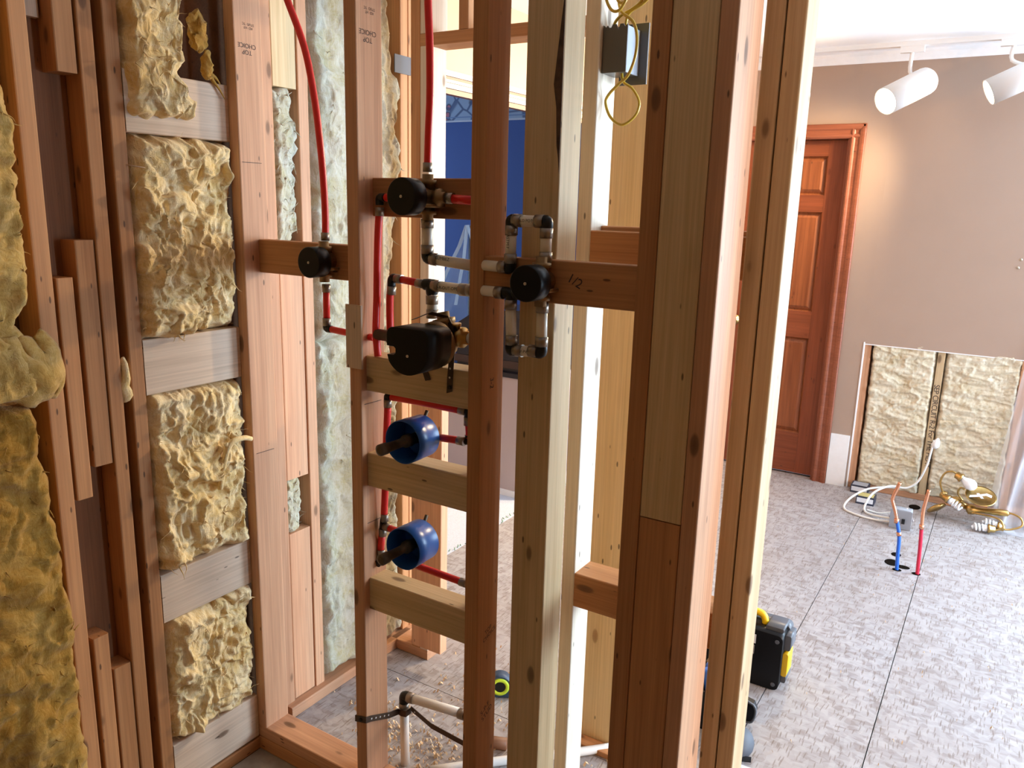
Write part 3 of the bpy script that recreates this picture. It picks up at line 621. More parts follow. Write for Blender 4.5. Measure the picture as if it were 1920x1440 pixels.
w.v = [tuple(Vector(p) + noise.noise_vector(Vector(p) * .9) * .55 + noise.noise_vector(Vector(p) * 2.6) * .22) for p in w.v]; w.build('fibre_wad', INSD, tf)
w = MB()
for pts in ([(-69.9, 54.0, 76.6), (-69.8, 54.6, 75.2), (-69.7, 55.3, 74.4), (-69.6, 55.9, 73.4)], [(-69.8, 54.0, 75.8), (-69.7, 54.9, 75.4), (-69.6, 55.4, 74.8)]): w.tube(pts, .3, 7, 5, taper=lambda t: 1 - .9 * t)
o = w.build('torn_fibres', INSD, tf)
tw = thing('insulation_tuft', 'twisted yellow strand of insulation curling beside the middle pale block', 'insulation', (-69, 54, 34))
w = MB(); w.tube([(-69.5, 52.6, 33.0), (-69.0, 52.9, 36.0), (-68.7, 53.6, 38.0), (-68.6, 55.2, 38.3), (-68.7, 56.4, 37.9)], 0.36, 8, 6, taper=lambda t: 1 - 0.5 * abs(t - .4))
w.tube([(-69.3, 52.7, 35.0), (-68.8, 53.5, 36.5), (-68.8, 53.1, 38.2)], 0.25, 7, 5); w.build('fibre_strand', INS, tw)
tq = thing('insulation_tuft', 'little yellow wad of insulation poking out between two close studs', 'insulation', (-70, 43.2, 44.5))
w = MB(); V0 = len(w.v); w.sphere((-70.4, 43.25, 46.6), 1.0, 14, 12, (.7, .55, 2.2)); w.v = [tuple(Vector(p) + noise.noise_vector(Vector(p) * 1.1) * .35) for p in w.v]; w.build('fibre_wad', INS, tq)
G2 = 'pale batts beyond the shower wall'
batt('insulation_batt', 'narrow pale yellow strip of batt below the cut pine plank', INSW, cst(62.5), interp([(59, 64.6), (61, 65.9), (71, 66.1), (75.8, 65.0)]), 58.8, 75.9, -70.6, 0.4, 0.5, 31, 26, 90, G2, 0.6, 60, 0.2)
batt('insulation_batt', 'little pale batt showing in the hole between two cut planks', INSW, cst(62.5), cst(65.2), 23.8, 31.0, -70.8, 0.4, 0.5, 32, 24, 50, G2, 0.6, 30, 0.2)
rr = interp([(0, 83.6), (17, 83.0), (33, 83.3), (48, 82.2), (55, 81.7), (62, 82.9), (70.6, 83.7), (73, 82.2), (78, 84.0), (80, 82.0), (98, 80.4)])
batt('insulation_batt', 'tall pale yellow batt filling the bay behind the shower, upper piece', INSW, cst(67.6), rr, 46.8, 97.8, -70.2, 0.8, 0.75, 33, 90, 220, G2, 0.36, 60, 0.08, ragged=0.4, crease=.6)
batt('insulation_batt', 'bluish white batt in the bay behind the shower, lower piece', INSW, cst(67.6), rr, 1.4, 47.2, -70.2, 0.5, 0.8, 34, 90, 200, G2, 0.36, 60, 0.08, ragged=0.4, crease=.6)
G3 = 'batts in the cut away wall'
batt('insulation_batt', 'cream batt in the wall cutout nearer the wooden door', INSK, cst(-25.2), cst(-11.6), 1.0, 36, YD + 0.9, 0.7, 0.42, 41, 70, 150, G3, 0.30, 0, 0.06, 'y', 0.12, 3.0, 1.3)
batt('insulation_batt', 'cream batt in the wall cutout beside the plastic sheet', INSK, cst(-10.3), cst(4.6), 1.0, 36, YD + 0.9, 0.7, 0.42, 42, 70, 150, G3, 0.30, 0, 0.06, 'y', 0.12, 3.0, 1.3)

# ------------------------------------------------------------------ plumbing: valves
def screw_dot(x, y, z, par, r=0.13): 
    MB().lathe((x, y, z), (0, -1, 0), [(0, r), (0.05, r), (0.06, r * .45), (0.02, r * .4)], 10).build('screw', SCREW, par)
def cap_valve(label, x, z, yf, yb, r, ports):
    t = thing('shower_valve', label, 'valve', (x, yb, z - 1.6), 'rough-in valves on the shower wall')
    m = MB(); m.lathe((x, yf, z), (0, 1, 0), [(0, r - .08), (.06, r), (1.6, r), (1.65, r - .06)], 36); g_ = m.build('plaster_guard', BLK, t)
    screw_dot(x, yf, z, g_)
    b = MB(); b.lathe((x, yf + 1.6, z), (0, 1, 0), [(0, r * .8), (.35, r * .8), (.4, .85), (yb - yf - 1.6, .85)], 18)
    b.cyl((x, yf + 1.65, z + r * .62), (x, yb, z + r * .62), .16, 8); b.cyl((x + r * .7, yf + 1.65, z - r * .45), (x + r * .7, yb, z - r * .45), .16, 8)
    b.build('valve_body', BRASS, t)
    for dx, dz in ports:
        p = MB(); a = Vector((x, yb - .9, z)); d = Vector((dx, 0, dz))
        p.lathe(a, d, [(0, .62), (1.1, .62), (1.15, .78), (1.5, .78), (1.55, .5), (2.0, .5)], 8 if False else 14); p.build('port', BRASS, t)
    return t
cap_valve('black capped valve with a curving red pipe, next to the insulated wall', -58.2, 57.85, 55.6, 58.6, 1.5, ((0, 1), (0, -1)))
cap_valve('topmost black capped valve, on the upper block with red and white pipes', -45.2, 64.3, 54.0, 58.6, 1.6, ((0, 1), (0, -1), (1, 0), (-1, 0)))
cap_valve('black capped valve inside the loop of white pipes', -32.2, 57.85, 53.4, 56.8, 1.45, ((0, 1), (0, -1), (-1, 0)))

# the big thermostatic valve with the notched guard
bv = thing('mixing_valve', 'large black mixing valve with a notched guard and brass body', 'valve', (-44, 56, 48.6))
X0, Z0, yf = -44.3, 51.35, 51.9
out = []
for k in range(9): t = math.radians(90 - k * 11.25); out.append((1.75 + .75 * math.cos(t), 1.35 + .75 * math.sin(t)))
out = [(1.75 + .75 * math.cos(math.radians(90 - 90 * k / 6)), 1.25 + .75 * math.sin(math.radians(90 - 90 * k / 6))) for k in range(7)]
out += [(2.5 * math.cos(math.radians(-a)), 2.35 * math.sin(math.radians(-a))) for a in range(8, 158, 10)]
out += [(-2.32, -.62), (-1.55, -.62), (-1.32, -.4), (-1.32, .02), (-1.55, .22), (-2.35, .22), (-2.35, 1.25)]
out += [(-1.6 + .75 * math.cos(math.radians(180 - 90 * k / 6)), 1.25 + .75 * math.sin(math.radians(180 - 90 * k / 6))) for k in range(7)]
X0 = -42.9; Z0 = 51.5
m = MB(); m.prism([(X0 + a * .93, yf, Z0 + b_ * .93) for a, b_ in out][::-1], (0, 3.3, 0), True); g_ = m.build('plaster_guard', BLK, bv)
screw_dot(X0 + .1, yf, Z0 - .5, g_)
m = MB(); m.lathe((X0, yf + 3.3, Z0), (0, 1, 0), [(0, 2.0), (.9, 2.1), (1.0, 1.4), (2.3, 1.4)], 20); m.lathe((-42.6, 57.5, Z0 - .2), (-.25, 0, 1), [(0, .9), (1.9, .9), (2.0, 1.05), (2.4, 1.05), (2.45, .6), (3.0, .6)], 14)
m.build('valve_body', BRASS, bv)
m = MB(); m.lathe((-42.3, 57.6, 52.1), (1, 0, 0), [(0, .7), (.8, .7), (.85, .95), (1.3, .95), (1.35, .6), (1.9, .6)], 14); m.lathe((-41.5, 57.3, 52.3), (0, -.1, 1), [(0, .3), (.8, .3), (.85, .42), (1.1, .42)], 10)
m.build('drain_port', POLB, bv)
m = MB(); m.lathe((-45.0, 57.6, 51.3), (-1, 0, 0), [(0, .75), (3.4, .75), (3.5, .95), (4.4, .95), (4.5, .55), (6.3, .55)], 14); m.build('inlet_port', BRONZE, bv)
st_ = MB(); st_.ribbon([(-45.0, 55.5, 53.6), (-43.9, 56.3, 54.2), (-42.6, 57.0, 53.9), (-41.9, 57.1, 52.6), (-41.9, 57.1, 51.4), (-42.05, 57.2, 49.8), (-42.2, 57.25, 48.6), (-42.3, 57.27, 46.9)], .62, (1, .1, .35), .06)
o = st_.build('hanger_strap', STRAP, bv)
for k in range(4):
    p = (-41.95 - .07 * k, 57.02 + .03 * k, 50.9 - .85 * k); MB().lathe(p, (0, -1, 0), [(0, .1), (.02, .1)], 8).build('strap_hole', LABEL, o)
MB().lathe((-42.25, 57.2, 47.4), (0, -1, 0), [(0, .2), (.08, .17)], 8).build('strap_nail', BLKF, o)
st_ = MB(); st_.ribbon([(-45.4, 56.6, 49.6), (-45.0, 57.2, 48.4), (-44.8, 57.3, 47.7)], .6, (1, .1, .3), .06); st_.build('hanger_strap', STRAP, bv)

# blue guarded stop valves
def blue_valve(label, x, z):
    t = thing('stop_valve', label, 'valve', (x, 57, z - 2.1), 'valves in blue guards')
    r = 2.08; m = MB(); m.lathe((x, 54.7, z), (0, 1, 0), [(2.9, r - .08), (.06, r - .1), (0, r - .04), (.05, r), (1.5, r), (1.55, r - .04), (3.0, r - .04)], 40, caps=False); m.build('guard_sleeve', BLUEC, t)
    m = MB(); m.lathe((x, 57.5, z), (0, 1, 0), [(0, r - .1), (.18, r - .1)], 40); m.build('guard_back', BLUEC, t)
    m = MB(); m.lathe((x, 57.4, z), (-.05, -1, -.02), [(0, .55), (1.4, .5), (1.5, .62), (2.2, .62), (2.3, .42), (4.6, .45), (4.65, .55), (5.5, .55), (5.6, .3)], 14); m.build('stem', BRONZE, t)
    m = MB(); m.lathe((x - .6, 57.9, z), (1, 0, 0), [(0, .7), (1.2, .7)], 12); m.cyl((x, 57.6, z + 1.0), (x, 58.4, z + 2.3), .18, 6); m.build('valve_body', BRONZE, t)
blue_valve('upper of the two blue guarded valves, with a pale stem', -45.75, 42.1)
blue_valve('lower of the two blue guarded valves, nearest the floor', -45.75, 31.45)

# pipes --------------------------------------------------------------
def sleeve(a, d, L=.75, r=.44): 
    a = Vector(a); d = Vector(d).normalized(); return MB().lathe(a, d, [(0, r), (L, r)], 14)
TUBES = {}
def pipe_run(name, label, cat, group, base, tubes, sleeves, elbows, mat, r, fr, sleeve_mat=SLEEVE):
    t = thing(name, label, cat, base, group)
    for k_, pts in enumerate(tubes):
        o_ = MB().tube(pts, r, 14, 6).build('tube', mat, t); TUBES[t.name, k_] = o_
    for a, d in sleeves: sleeve(a, d, .8, fr).build('crimp_sleeve', sleeve_mat, t)
    for e in elbows: MB().tube(e, fr * .92, 12, 5).build('elbow' if len(e) < 4 else 'tee', BLKF, t)
    return t
GP = 'red supply pipes on the shower wall'; y = 57.9
pipe_run('supply_pipe', 'red pipe curving down from above to the black valve beside the insulated wall', 'pipe', GP, (-58.2, y, 59.7),
    [[(-64.6, y, 88), (-63.1, y, 83.9), (-62.4, y, 82.4), (-60.3, y, 78.0), (-59.2, y, 73.6), (-58.6, y, 69.6), (-58.25, y, 66.1), (-58.1, y, 62.6), (-58.15, y, 60.2)]], [((-58.17, y, 60.7), (0, 0, -1))], [], RED, .34, .42)
pipe_run('supply_pipe', 'short red pipe dropping below the black valve nearest the insulated wall', 'pipe', GP, (-55, y, 50),
    [[(-58.2, y, 55.4), (-58.25, y, 51.6)], [(-57.9, y, 51.1), (-54.0, y, 50.9), (-51.9, y, 50.85)]], [((-58.2, y, 55.6), (0, 0, -1)), ((-58.25, y, 52.2), (0, 0, -1))], [[(-58.25, y, 51.9), (-58.25, y, 51.15), (-57.6, y, 51.1)]], RED, .34, .42)
pipe_run('supply_pipe', 'straight red pipe running up from the topmost black valve', 'pipe', GP, (-45.3, y, 66.8),
    [[(-45.5, y, 88), (-45.4, y, 81), (-45.2, y, 77), (-45.15, y, 73), (-45.3, y, 69.8), (-45.4, y, 66.9)]], [((-45.4, y, 67.3), (0, 0, -1))], [], RED, .34, .42)
pipe_run('supply_pipe', 'long red pipe from the topmost valve down behind the mixing valve', 'pipe', GP, (-51.3, y, 48),
    [[(-47.6, y, 64.25), (-50.3, y, 64.2)], [(-51.05, y, 63.2), (-51.25, y, 61), (-51.4, y, 58), (-51.5, y, 54.7), (-51.4, y - .3, 51.6), (-51.2, y - .4, 50.2), (-51.1, y - .4, 49.2)]], [((-48.9, y, 64.25), (-1, 0, 0)), ((-51.05, y, 63.3), (0, 0, -1))], [[(-50.4, y, 64.2), (-51.0, y, 64.15), (-51.05, y, 63.5)]], RED, .36, .42)
pipe_run('supply_pipe', 'red pipe stub entering the knotty stud beside the topmost valve', 'pipe', GP, (-41.5, y, 64), [[(-42.6, y, 64.2), (-39.9, y, 64.1)]], [((-43.3, y, 64.25), (1, 0, 0))], [], RED, .4, .48)
y = 58.3
pipe_run('supply_pipe', 'red pipe rising from the mixing valve and bending to the white tee', 'pipe', GP, (-50, y, 50),
    [[(-50.4, y + .3, 50.4), (-50.4, y + .2, 52.9), (-50.2, y, 55.0), (-50.0, y, 56.0)], [(-49.4, y, 56.75), (-46.2, y, 56.5)]], [((-50.05, y, 55.2), (.1, 0, 1)), ((-49.5, y, 56.75), (1, 0, -.03)), ((-46.9, y, 56.5), (1, 0, -.03))], [[(-50.0, y, 56.0), (-49.9, y, 56.75), (-49.2, y, 56.75)]], RED, .36, .44)
y = 58.9
pipe_run('supply_pipe', 'red pipe loop under the mixing valve block, running to the upper blue valve', 'pipe', GP, (-46, y, 40),
    [[(-50.6, y, 44.9), (-48, y, 44.95), (-42.0, y, 44.9)], [(-41.3, y, 44.2), (-41.15, y, 43), (-41.2, y, 42.4)], [(-44.2, 58.2, 42.05), (-41.6, 58.5, 42.1)]], [((-51.1, y, 44.6), (0, 0, -1)), ((-42.3, y, 44.9), (1, 0, 0)), ((-41.3, y, 44.4), (0, 0, -1)), ((-42.1, 58.4, 42.1), (1, 0, 0))], [[(-50.7, y, 44.95), (-51.1, y, 44.9), (-51.1, y, 44.3)], [(-41.9, y, 44.9), (-41.35, y, 44.9), (-41.3, y, 44.2)], [(-41.6, 58.5, 42.1), (-41.2, y, 42.15), (-41.2, y, 42.7)]], RED, .36, .42)
pipe_run('supply_pipe', 'red pipe dropping past the upper blue valve to a black tee at the lower one', 'pipe', GP, (-51.8, y, 26),
    [[(-51.12, y, 43.82), (-51.35, y, 40), (-51.5, y, 36), (-51.75, y, 32)], [(-52.0, y, 30.4), (-52.3, y, 27.6)], [(-51.3, 58.7, 31.0), (-48.0, 58.1, 31.2)]], [((-51.65, y, 32.3), (0, 0, -1)), ((-51.95, y, 30.6), (0, 0, -1)), ((-52.2, y, 28.2), (0, 0, -1)), ((-51.5, 58.75, 31.0), (1, -.15, 0))], [[(-51.75, y, 31.8), (-51.85, y, 31.0), (-51.4, 58.7, 31.0), (-51.85, y, 31.0), (-51.95, y, 30.2)], [(-52.3, y, 27.5), (-52.3, y, 26.9), (-52.3, y - .5, 26.7)]], RED, .36, .42)
pipe_run('supply_pipe', 'red pipe leaving the lower blue valve just above the lowest block', 'pipe', GP, (-43.5, 58.4, 27.5), [[(-47.0, 58.4, 28.0), (-44, 58.4, 27.9), (-41.0, 58.4, 27.8)]], [((-41.6, 58.4, 27.8), (1, 0, 0))], [], RED, .36, .42)
GW = 'white pipes on the shower wall'; y = 57.9; WR = .5; WF = .58
t = pipe_run('water_pipe', 'white pipe dropping from the topmost valve and turning into the knotty stud', 'pipe', GW, (-45.4, y, 58.6), [[(-45.4, y, 62.0), (-45.4, y, 59.6)], [(-44.6, y, 58.85), (-39.9, y, 58.5)]], [((-45.4, y, 62.4), (0, 0, -1)), ((-45.4, y, 60.1), (0, 0, -1)), ((-44.9, y, 58.87), (1, 0, -.07))], [[(-45.4, y, 59.8), (-45.35, y, 58.95), (-44.5, y, 58.85)]], CPVC, WR, WF)
text('pipe_print', 'PLUMBEZ', .42, (-43.4, y - WR - .02, 59.0), (1, 0, -.07), (.07, 0, 1), PRINT, TUBES[t.name, 1])
y = 58.3
t = pipe_run('water_pipe', 'white tee pipe above the mixing valve, printed with black letters', 'pipe', GW, (-45.2, y, 52.7), [[(-45.15, y, 56.0), (-45.1, y, 53.6)], [(-44.6, y, 56.4), (-39.9, y, 56.25)]], [((-45.15, y, 55.5), (0, 0, -1)), ((-45.1, y, 54.2), (0, 0, -1)), ((-45.0, y, 56.4), (1, 0, 0)), ((-41.9, y, 56.3), (1, 0, 0)), ((-41.1, y, 56.3), (1, 0, 0))], [[(-46.0, y, 56.45), (-45.2, y, 56.42), (-45.15, y, 55.6), (-45.2, y, 56.42), (-44.4, y, 56.4)]], CPVC, WR, WF)
text('pipe_print', 'PPO-R-OUT-OPEN', .4, (-43.2, y - WR - .02, 56.35), (1, 0, 0), (0, 0, 1), PRINT, TUBES[t.name, 1])
t = pipe_run('water_pipe', 'short white pipe between the brass drain port and the knotty stud', 'pipe', GW, (-41, 57.6, 51.5), [[(-41.3, 57.6, 52.1), (-38.9, 57.6, 52.1)]], [((-41.5, 57.6, 52.1), (1, 0, 0))], [], CPVC, WR, WF)
# white loop round the valve by the wide post
y = 56.3
t = pipe_run('water_pipe', 'upper white pipe loop above the valve on the wide post', 'pipe', GW, (-34, y, 58.5),
    [[(-32.1, y, 59.9), (-32.1, y, 62.0)], [(-32.5, y, 62.6), (-35.0, y, 62.6)], [(-35.4, y, 62.1), (-35.45, y, 59.4)], [(-35.9, y, 58.75), (-38.3, y + .5, 58.75)]],
    [((-32.1, y, 59.4), (0, 0, 1)), ((-32.1, y, 61.3), (0, 0, 1)), ((-32.3, y, 62.6), (-1, 0, 0)), ((-34.4, y, 62.6), (-1, 0, 0)), ((-35.42, y, 62.2), (0, 0, -1)), ((-35.45, y, 59.9), (0, 0, -1)), ((-35.7, y, 58.75), (-1, .1, 0))],
    [[(-32.1, y, 61.9), (-32.08, y, 62.6), (-32.6, y, 62.6)], [(-34.9, y, 62.6), (-35.4, y, 62.6), (-35.4, y, 62.0)], [(-35.45, y, 59.6), (-35.45, y, 58.75), (-36.1, y, 58.75)]], CPVC, .46, .54)
text('pipe_print', 'COLD POTABLE', .34, (-33.6, y - .49, 62.62), (1, 0, 0), (0, 0, 1), PRINT, TUBES[t.name, 1]); text('pipe_print', 'ASTM F', .36, (-35.45, y - .49, 60.9), (0, 0, -1), (1, 0, 0), PRINT, TUBES[t.name, 2])
t = pipe_run('water_pipe', 'lower white pipe loop below the valve on the wide post', 'pipe', GW, (-34, y, 51.5),
    [[(-32.25, y, 55.7), (-32.2, y, 52.7)], [(-32.6, y, 52.0), (-34.6, y, 51.85)], [(-35.15, y, 52.5), (-35.3, y, 55.8)], [(-35.9, y, 56.65), (-38.3, y + .4, 56.6)]],
    [((-32.25, y, 56.1), (0, 0, -1)), ((-32.2, y, 53.3), (0, 0, -1)), ((-32.5, y, 52.0), (-1, 0, 0)), ((-34.0, y, 51.9), (-1, 0, 0)), ((-35.1, y, 52.3), (0, 0, 1)), ((-35.3, y, 55.3), (0, 0, 1)), ((-36.0, y, 56.6), (-1, .1, 0))],
    [[(-32.2, y, 52.8), (-32.2, y, 52.0), (-32.8, y, 51.98)], [(-34.5, y, 51.87), (-35.1, y, 51.85), (-35.15, y, 52.5)], [(-35.3, y, 55.7), (-35.3, y, 56.55), (-36.0, y, 56.65)], [(-35.0, y, 56.6), (-34.3, y, 56.8), (-33.6, y, 57.0)]], CPVC, .46, .54)
text('pipe_print', 'NSF-PW CTS', .34, (-33.4, y - .49, 51.95), (1, 0, .04), (-.04, 0, 1), PRINT, TUBES[t.name, 1])
# floor plumbing
y = 62.6
t = pipe_run('drain_pipe', 'white pipe rising from the floor and bending level behind the shower studs', 'pipe', None, (-52.2, y, 0), [[(-52.1, y, -.6), (-52.25, y, 8.0)], [(-51.4, y, 8.9), (-44.2, y + .2, 9.6)]], [((-52.25, y, 7.2), (0, 0, 1)), ((-51.6, y, 8.9), (1, 0, .1)), ((-44.6, y + .2, 9.5), (1, 0, .1))], [[(-52.25, y, 8.0), (-52.2, y, 8.85), (-51.4, y, 8.9)], [(-44.0, y + .2, 9.6), (-43.3, y + .2, 9.6), (-42.9, y + .2, 9.0)]], PVCW, .52, .6)
b_ = thing('pipe_strap', 'dark perforated metal strap holding the floor pipe to a stud', 'strap', (-52, 60, 6.5))
m = MB(); m.ribbon([(-54.05, 57.4, 8.7), (-54.05, 56.52, 8.8), (-53.3, 56.5, 9.0), (-52.45, 56.5, 9.2), (-52.42, 57.2, 9.0), (-52.45, 60.3, 7.6), (-52.6, 62.0, 7.0), (-52.2, 61.95, 7.0), (-51.5, 62.0, 7.1), (-51.3, 62.7, 7.3)], .75, (0, 0, 1), .06); o = m.build('strap_band', STRAP, b_)
for k in range(5):
    f = k / 4; MB().lathe((-52.38 - .03 * f, 57.3 + 2.8 * f, 8.95 - 1.2 * f), (1, 0, 0), [(0, .1), (.02, .1)], 8).build('strap_hole', LABEL, o)
MB().lathe((-53.2, 56.46, 9.0), (0, -1, 0), [(0, .25), (.08, .2)], 8).build('strap_nail', BLKF, o)
m = MB(); m.ribbon([(-51.2, 62.6, 7.6), (-48, 62.2, 6.9), (-43.2, 61.9, 6.8), (-39.6, 60.3, 6.8)], .7, (0, -.1, 1), .06); o = m.build('strap_band', STRAP, b_)
for k in range(8): f = k / 7; MB().lathe((-50.6 + 6.6 * f, 62.47 - .5 * f, 7.45 - .62 * f), (0, -1, 0), [(0, .09), (.02, .09)], 8).build('strap_hole', LABEL, o)
tag(MB().tube([(-48.6, 62.8, .5), (-42.1, 69.4, .5), (-36.0, 75.2, .5), (-33.2, 78.1, .5)], .52, 14, 3).build('loose_pipe', PVCW), 'white plastic pipe lying on the floor behind the studs', 'pipe')
tag(MB().lathe((-46.2, 70.5, .55), (1, .4, 0), [(0, .65), (.1, .75), (2.6, .75), (2.7, .5)], 14).build('pipe_coupling', plain('brown_plastic', (0.20, 0.09, 0.045), 0.5)), 'brown pipe coupling lying on the floor by the shavings', 'fitting')

# ------------------------------------------------------------------ electrical box and cable
eb = thing('electrical_box', 'dark grey plastic electrical box nailed to the whitish stud', 'electrical box', (-31.3, 66.5, 75))
m = MB()
pts = [(-32.45, 75.1), (-30.2, 75.1), (-30.2, 78.95), (-30.45, 78.7), (-30.6, 78.95), (-30.9, 78.95), (-31.05, 78.5), (-31.25, 78.95), (-31.6, 78.95), (-31.8, 78.55), (-32.05, 78.9), (-32.2, 78.75), (-32.45, 78.95)]
m.prism([(a, 65.5, b2) for a, b2 in pts], (0, .12, 0)); m.build('box_back', GREYBOX, eb)
m = MB(); m.box(-30.32, -30.2, 65.62, 68.3, 75.1, 78.8); m.build('box_side', GREYB2, eb)  # lit side of the same box, its light put into a paler grey
m = MB(); m.box(-32.45, -32.33, 65.62, 68.3, 75.1, 78.8); m.build('box_side', GREYBOX, eb)
MB().box(-32.33, -30.32, 65.62, 68.3, 75.1, 75.22).build('box_end', GREYBOX, eb); MB().box(-32.33, -30.32, 65.9, 68.3, 78.68, 78.8).build('box_end', GREYBOX, eb)
MB().box(-32.0, -29.4, 68.1, 68.3, 74.4, 79.4).build('box_flange', GREYBOX, eb)
cb = thing('electrical_cable', 'yellow cable looping out of the electrical box', 'cable', (-30.6, 66.2, 70.8))
MB().tube([(-30.85, 66.4, 76.0), (-30.85, 66.2, 75.0), (-30.5, 66.0, 74.3), (-29.8, 66.2, 73.8), (-29.15, 66.3, 72.7), (-29.4, 66.2, 71.6), (-30.5, 66.0, 70.85), (-31.6, 66.0, 71.5), (-32.2, 66.1, 72.7), (-31.9, 66.0, 73.4), (-30.9, 65.8, 74.2), (-29.9, 65.4, 74.8), (-29.25, 65.2, 76.2), (-29.2, 65.2, 77.8), (-29.7, 65.3, 79.0), (-30.9, 65.6, 79.9), (-31.4, 65.9, 81.0)], .13, 10, 8).build('cable_sheath', YWIRE, cb)
MB().tube([(-31.95, 66.5, 78.2), (-31.85, 66.3, 79.1), (-31.2, 66.1, 79.7), (-30.0, 65.8, 80.1), (-29.0, 65.4, 80.6), (-28.2, 65.2, 82.0)], .13, 10, 8).build('cable_sheath', YWIRE, cb)
MB().tube([(-30.7, 66.5, 78.2), (-30.75, 66.3, 79.2), (-30.3, 66.0, 79.9), (-29.0, 65.5, 80.3), (-28.0, 65.3, 81.0)], .13, 10, 8).build('cable_sheath', YWIRE, cb)
MB().tube([(-32.0, 65.0, 82.5), (-32.1, 65.0, 81.0), (-31.5, 65.0, 79.95), (-30.7, 65.0, 80.0), (-30.1, 65.0, 81.3), (-30.2, 65.0, 83.0)], .13, 10, 8).build('cable_sheath', YWIRE, cb)
MB().tube([(-31.5, 65.2, 83), (-31.3, 65.2, 81.2), (-30.8, 65.2, 80.5), (-30.1, 65.2, 81.0), (-29.6, 65.2, 83)], .13, 10, 8).build('cable_sheath', YWIRE, cb)

# ------------------------------------------------------------------ track lights
tk = thing('track_rail', 'white lighting track on the ceiling above the door', 'light track', (-20, 187, 97))
MB().box(-70, 40, 186.2, 187.8, 97.1, 98).build('rail', LAMPW, tk)
def head(label, hang, back, front, r, lit, power):
    t = thing('track_light', label, 'track light', hang, 'track lights')
    hang = Vector(hang); back = Vector(back); front = Vector(front); d = (front - back).normalized(); L = (front - back).length; mid = back + d * L * .35
    m = MB(); m.box(hang.x - 2.2, hang.x + 2.2, hang.y - .7, hang.y + .7, 95.9, 97.1); m.build('adapter', LAMPW, t)
    MB().tube([(hang.x, hang.y, 96), (hang.x, hang.y, mid.z + r + .5), tuple(mid + Vector((0, 0, r * .6)))], .38, 10, 4).build('stem', LAMPW, t)
    m = MB(); m.lathe(back, d, [(0, r * .55), (r * .12, r * .8), (r * .35, r * .96), (r * .6, r), (L, r), (L - .1, r - .15), (L - 1.2, r - .15)], 28, caps=False); m.lathe(back, d, [(0, r * .55), (.02, r * .5)], 28); m.build('lamp_can', LAMPW, t)
    MB().lathe(back + d * (L - 1.1), d, [(0, r - .2), (.5, r * .6), (.7, .1)], 24).build('lamp_face', GLOW if lit else LAMPW, t)
    if power:
        l = bpy.data.lights.new('track_lamp', 'SPOT'); l.energy = power; l.color = (1, .76, .46); l.spot_size = math.radians(105); l.spot_blend = .9; l.shadow_soft_size = r * .8 * I
        o = bpy.data.objects.new('track_lamp', l); C.objects.link(o); o.location = (front + d * .3) * I; o.rotation_euler = d.to_track_quat('-Z', 'Y').to_euler()
head('lit white track light shining down at the wooden door', (-23.4, 187, 96), (-19.6, 188, 90.9), (-26.3, 179.5, 85.8), 2.7, True, 400)
head('white track light at the edge, tilted toward the door', (-5.9, 187, 96), (0.4, 186.5, 92.0), (-8.9, 184.0, 87.2), 2.5, True, 400)
head('white track light half hidden behind the doubled post', (-45, 187, 96), (-42.6, 185, 90.0), (-49.5, 183, 86.5), 2.5, True, 280)

# bare bulb added out of view to the right, to warm the shower side
bb = thing('fill_bulb', 'added warm fill bulb hanging out of view at the right', 'lamp', (125, 62, 75))
MB().tube([(125, 62, 98), (125, 62, 80)], .15, 8, 1).build('flex', BLKF, bb); MB().lathe((125, 62, 78), (0, 0, 1), [(0, .7), (1.8, .75), (2.0, .3)], 14).build('lamp_holder', BLKF, bb)
MB().sphere((125, 62, 76.6), 1.3).build('bulb', GLOW, bb)
l = bpy.data.lights.new('fill_bulb_light', 'POINT'); l.energy = 300; l.color = (1.0, .56, .25); l.shadow_soft_size = 1.3 * I
o = bpy.data.objects.new('fill_bulb_light', l); C.objects.link(o); o.location = Vector((125, 62, 74.6)) * I

# ------------------------------------------------------------------ things on the floor by the far wall
def stub(name, label, base, lower, upper, mlow):
    t = thing(name, label, 'pipe', base, 'pipe stubs coming up through the floor')
    MB().tube(lower, .33, 12, 6).build('plastic_pipe', mlow, t); MB().tube(upper, .31, 12, 6).build('copper_end', COPPER, t)
    p = Vector(lower[-1]); MB().cyl(p - Vector((0, 0, .7)), p + Vector((0, 0, .1)), .42, 14).build('crimp_ring', COPPER, t)
stub('supply_stub', 'blue pipe stub with a bent copper end', (-10.7, 153.8, 0), [(-10.7, 153.8, -.6), (-10.9, 153.8, 3), (-11.1, 153.8, 6.5), (-11.9, 153.9, 9.6)], [(-11.8, 153.9, 9.3), (-12.3, 153.9, 11), (-12.9, 154, 12.6), (-13.0, 154, 13.6), (-12.2, 154, 16.6)], PXB)
MB().cyl((-11.15, 153.8, 6.6), (-11.25, 153.8, 7.3), .42, 14).build('crimp_ring', COPPER, bpy.data.objects['supply_stub'])
stub('supply_stub', 'red pipe stub with a straight copper end', (-7.3, 154, 0), [(-7.3, 154, -.6), (-7.5, 154, 5), (-7.75, 154, 9.4)], [(-7.75, 154, 9.2), (-7.85, 154, 12.2), (-7.75, 154, 13.4), (-7.45, 154, 16.2)], PXR)
jb = thing('junction_box', 'grey metal switch box lying on the subfloor among white cables', 'electrical box', (-12.9, 176.2, 0))
m = MB(); m.rbox(-14.8, -10.9, 175.4, 177.6, 0, 4.2, .25, 'y'); m.build('box_body', GREYB2, jb)
MB().box(-14.9, -10.8, 175.25, 175.42, .1, 4.1).build('cover_plate', plain('dull_steel_plate', (.33, .35, .39), .5, .3), jb)
m = MB(); m.box(-12.6, -12.0, 174.9, 175.25, 1.4, 2.4); m.build('switch_toggle', BLKF, jb)
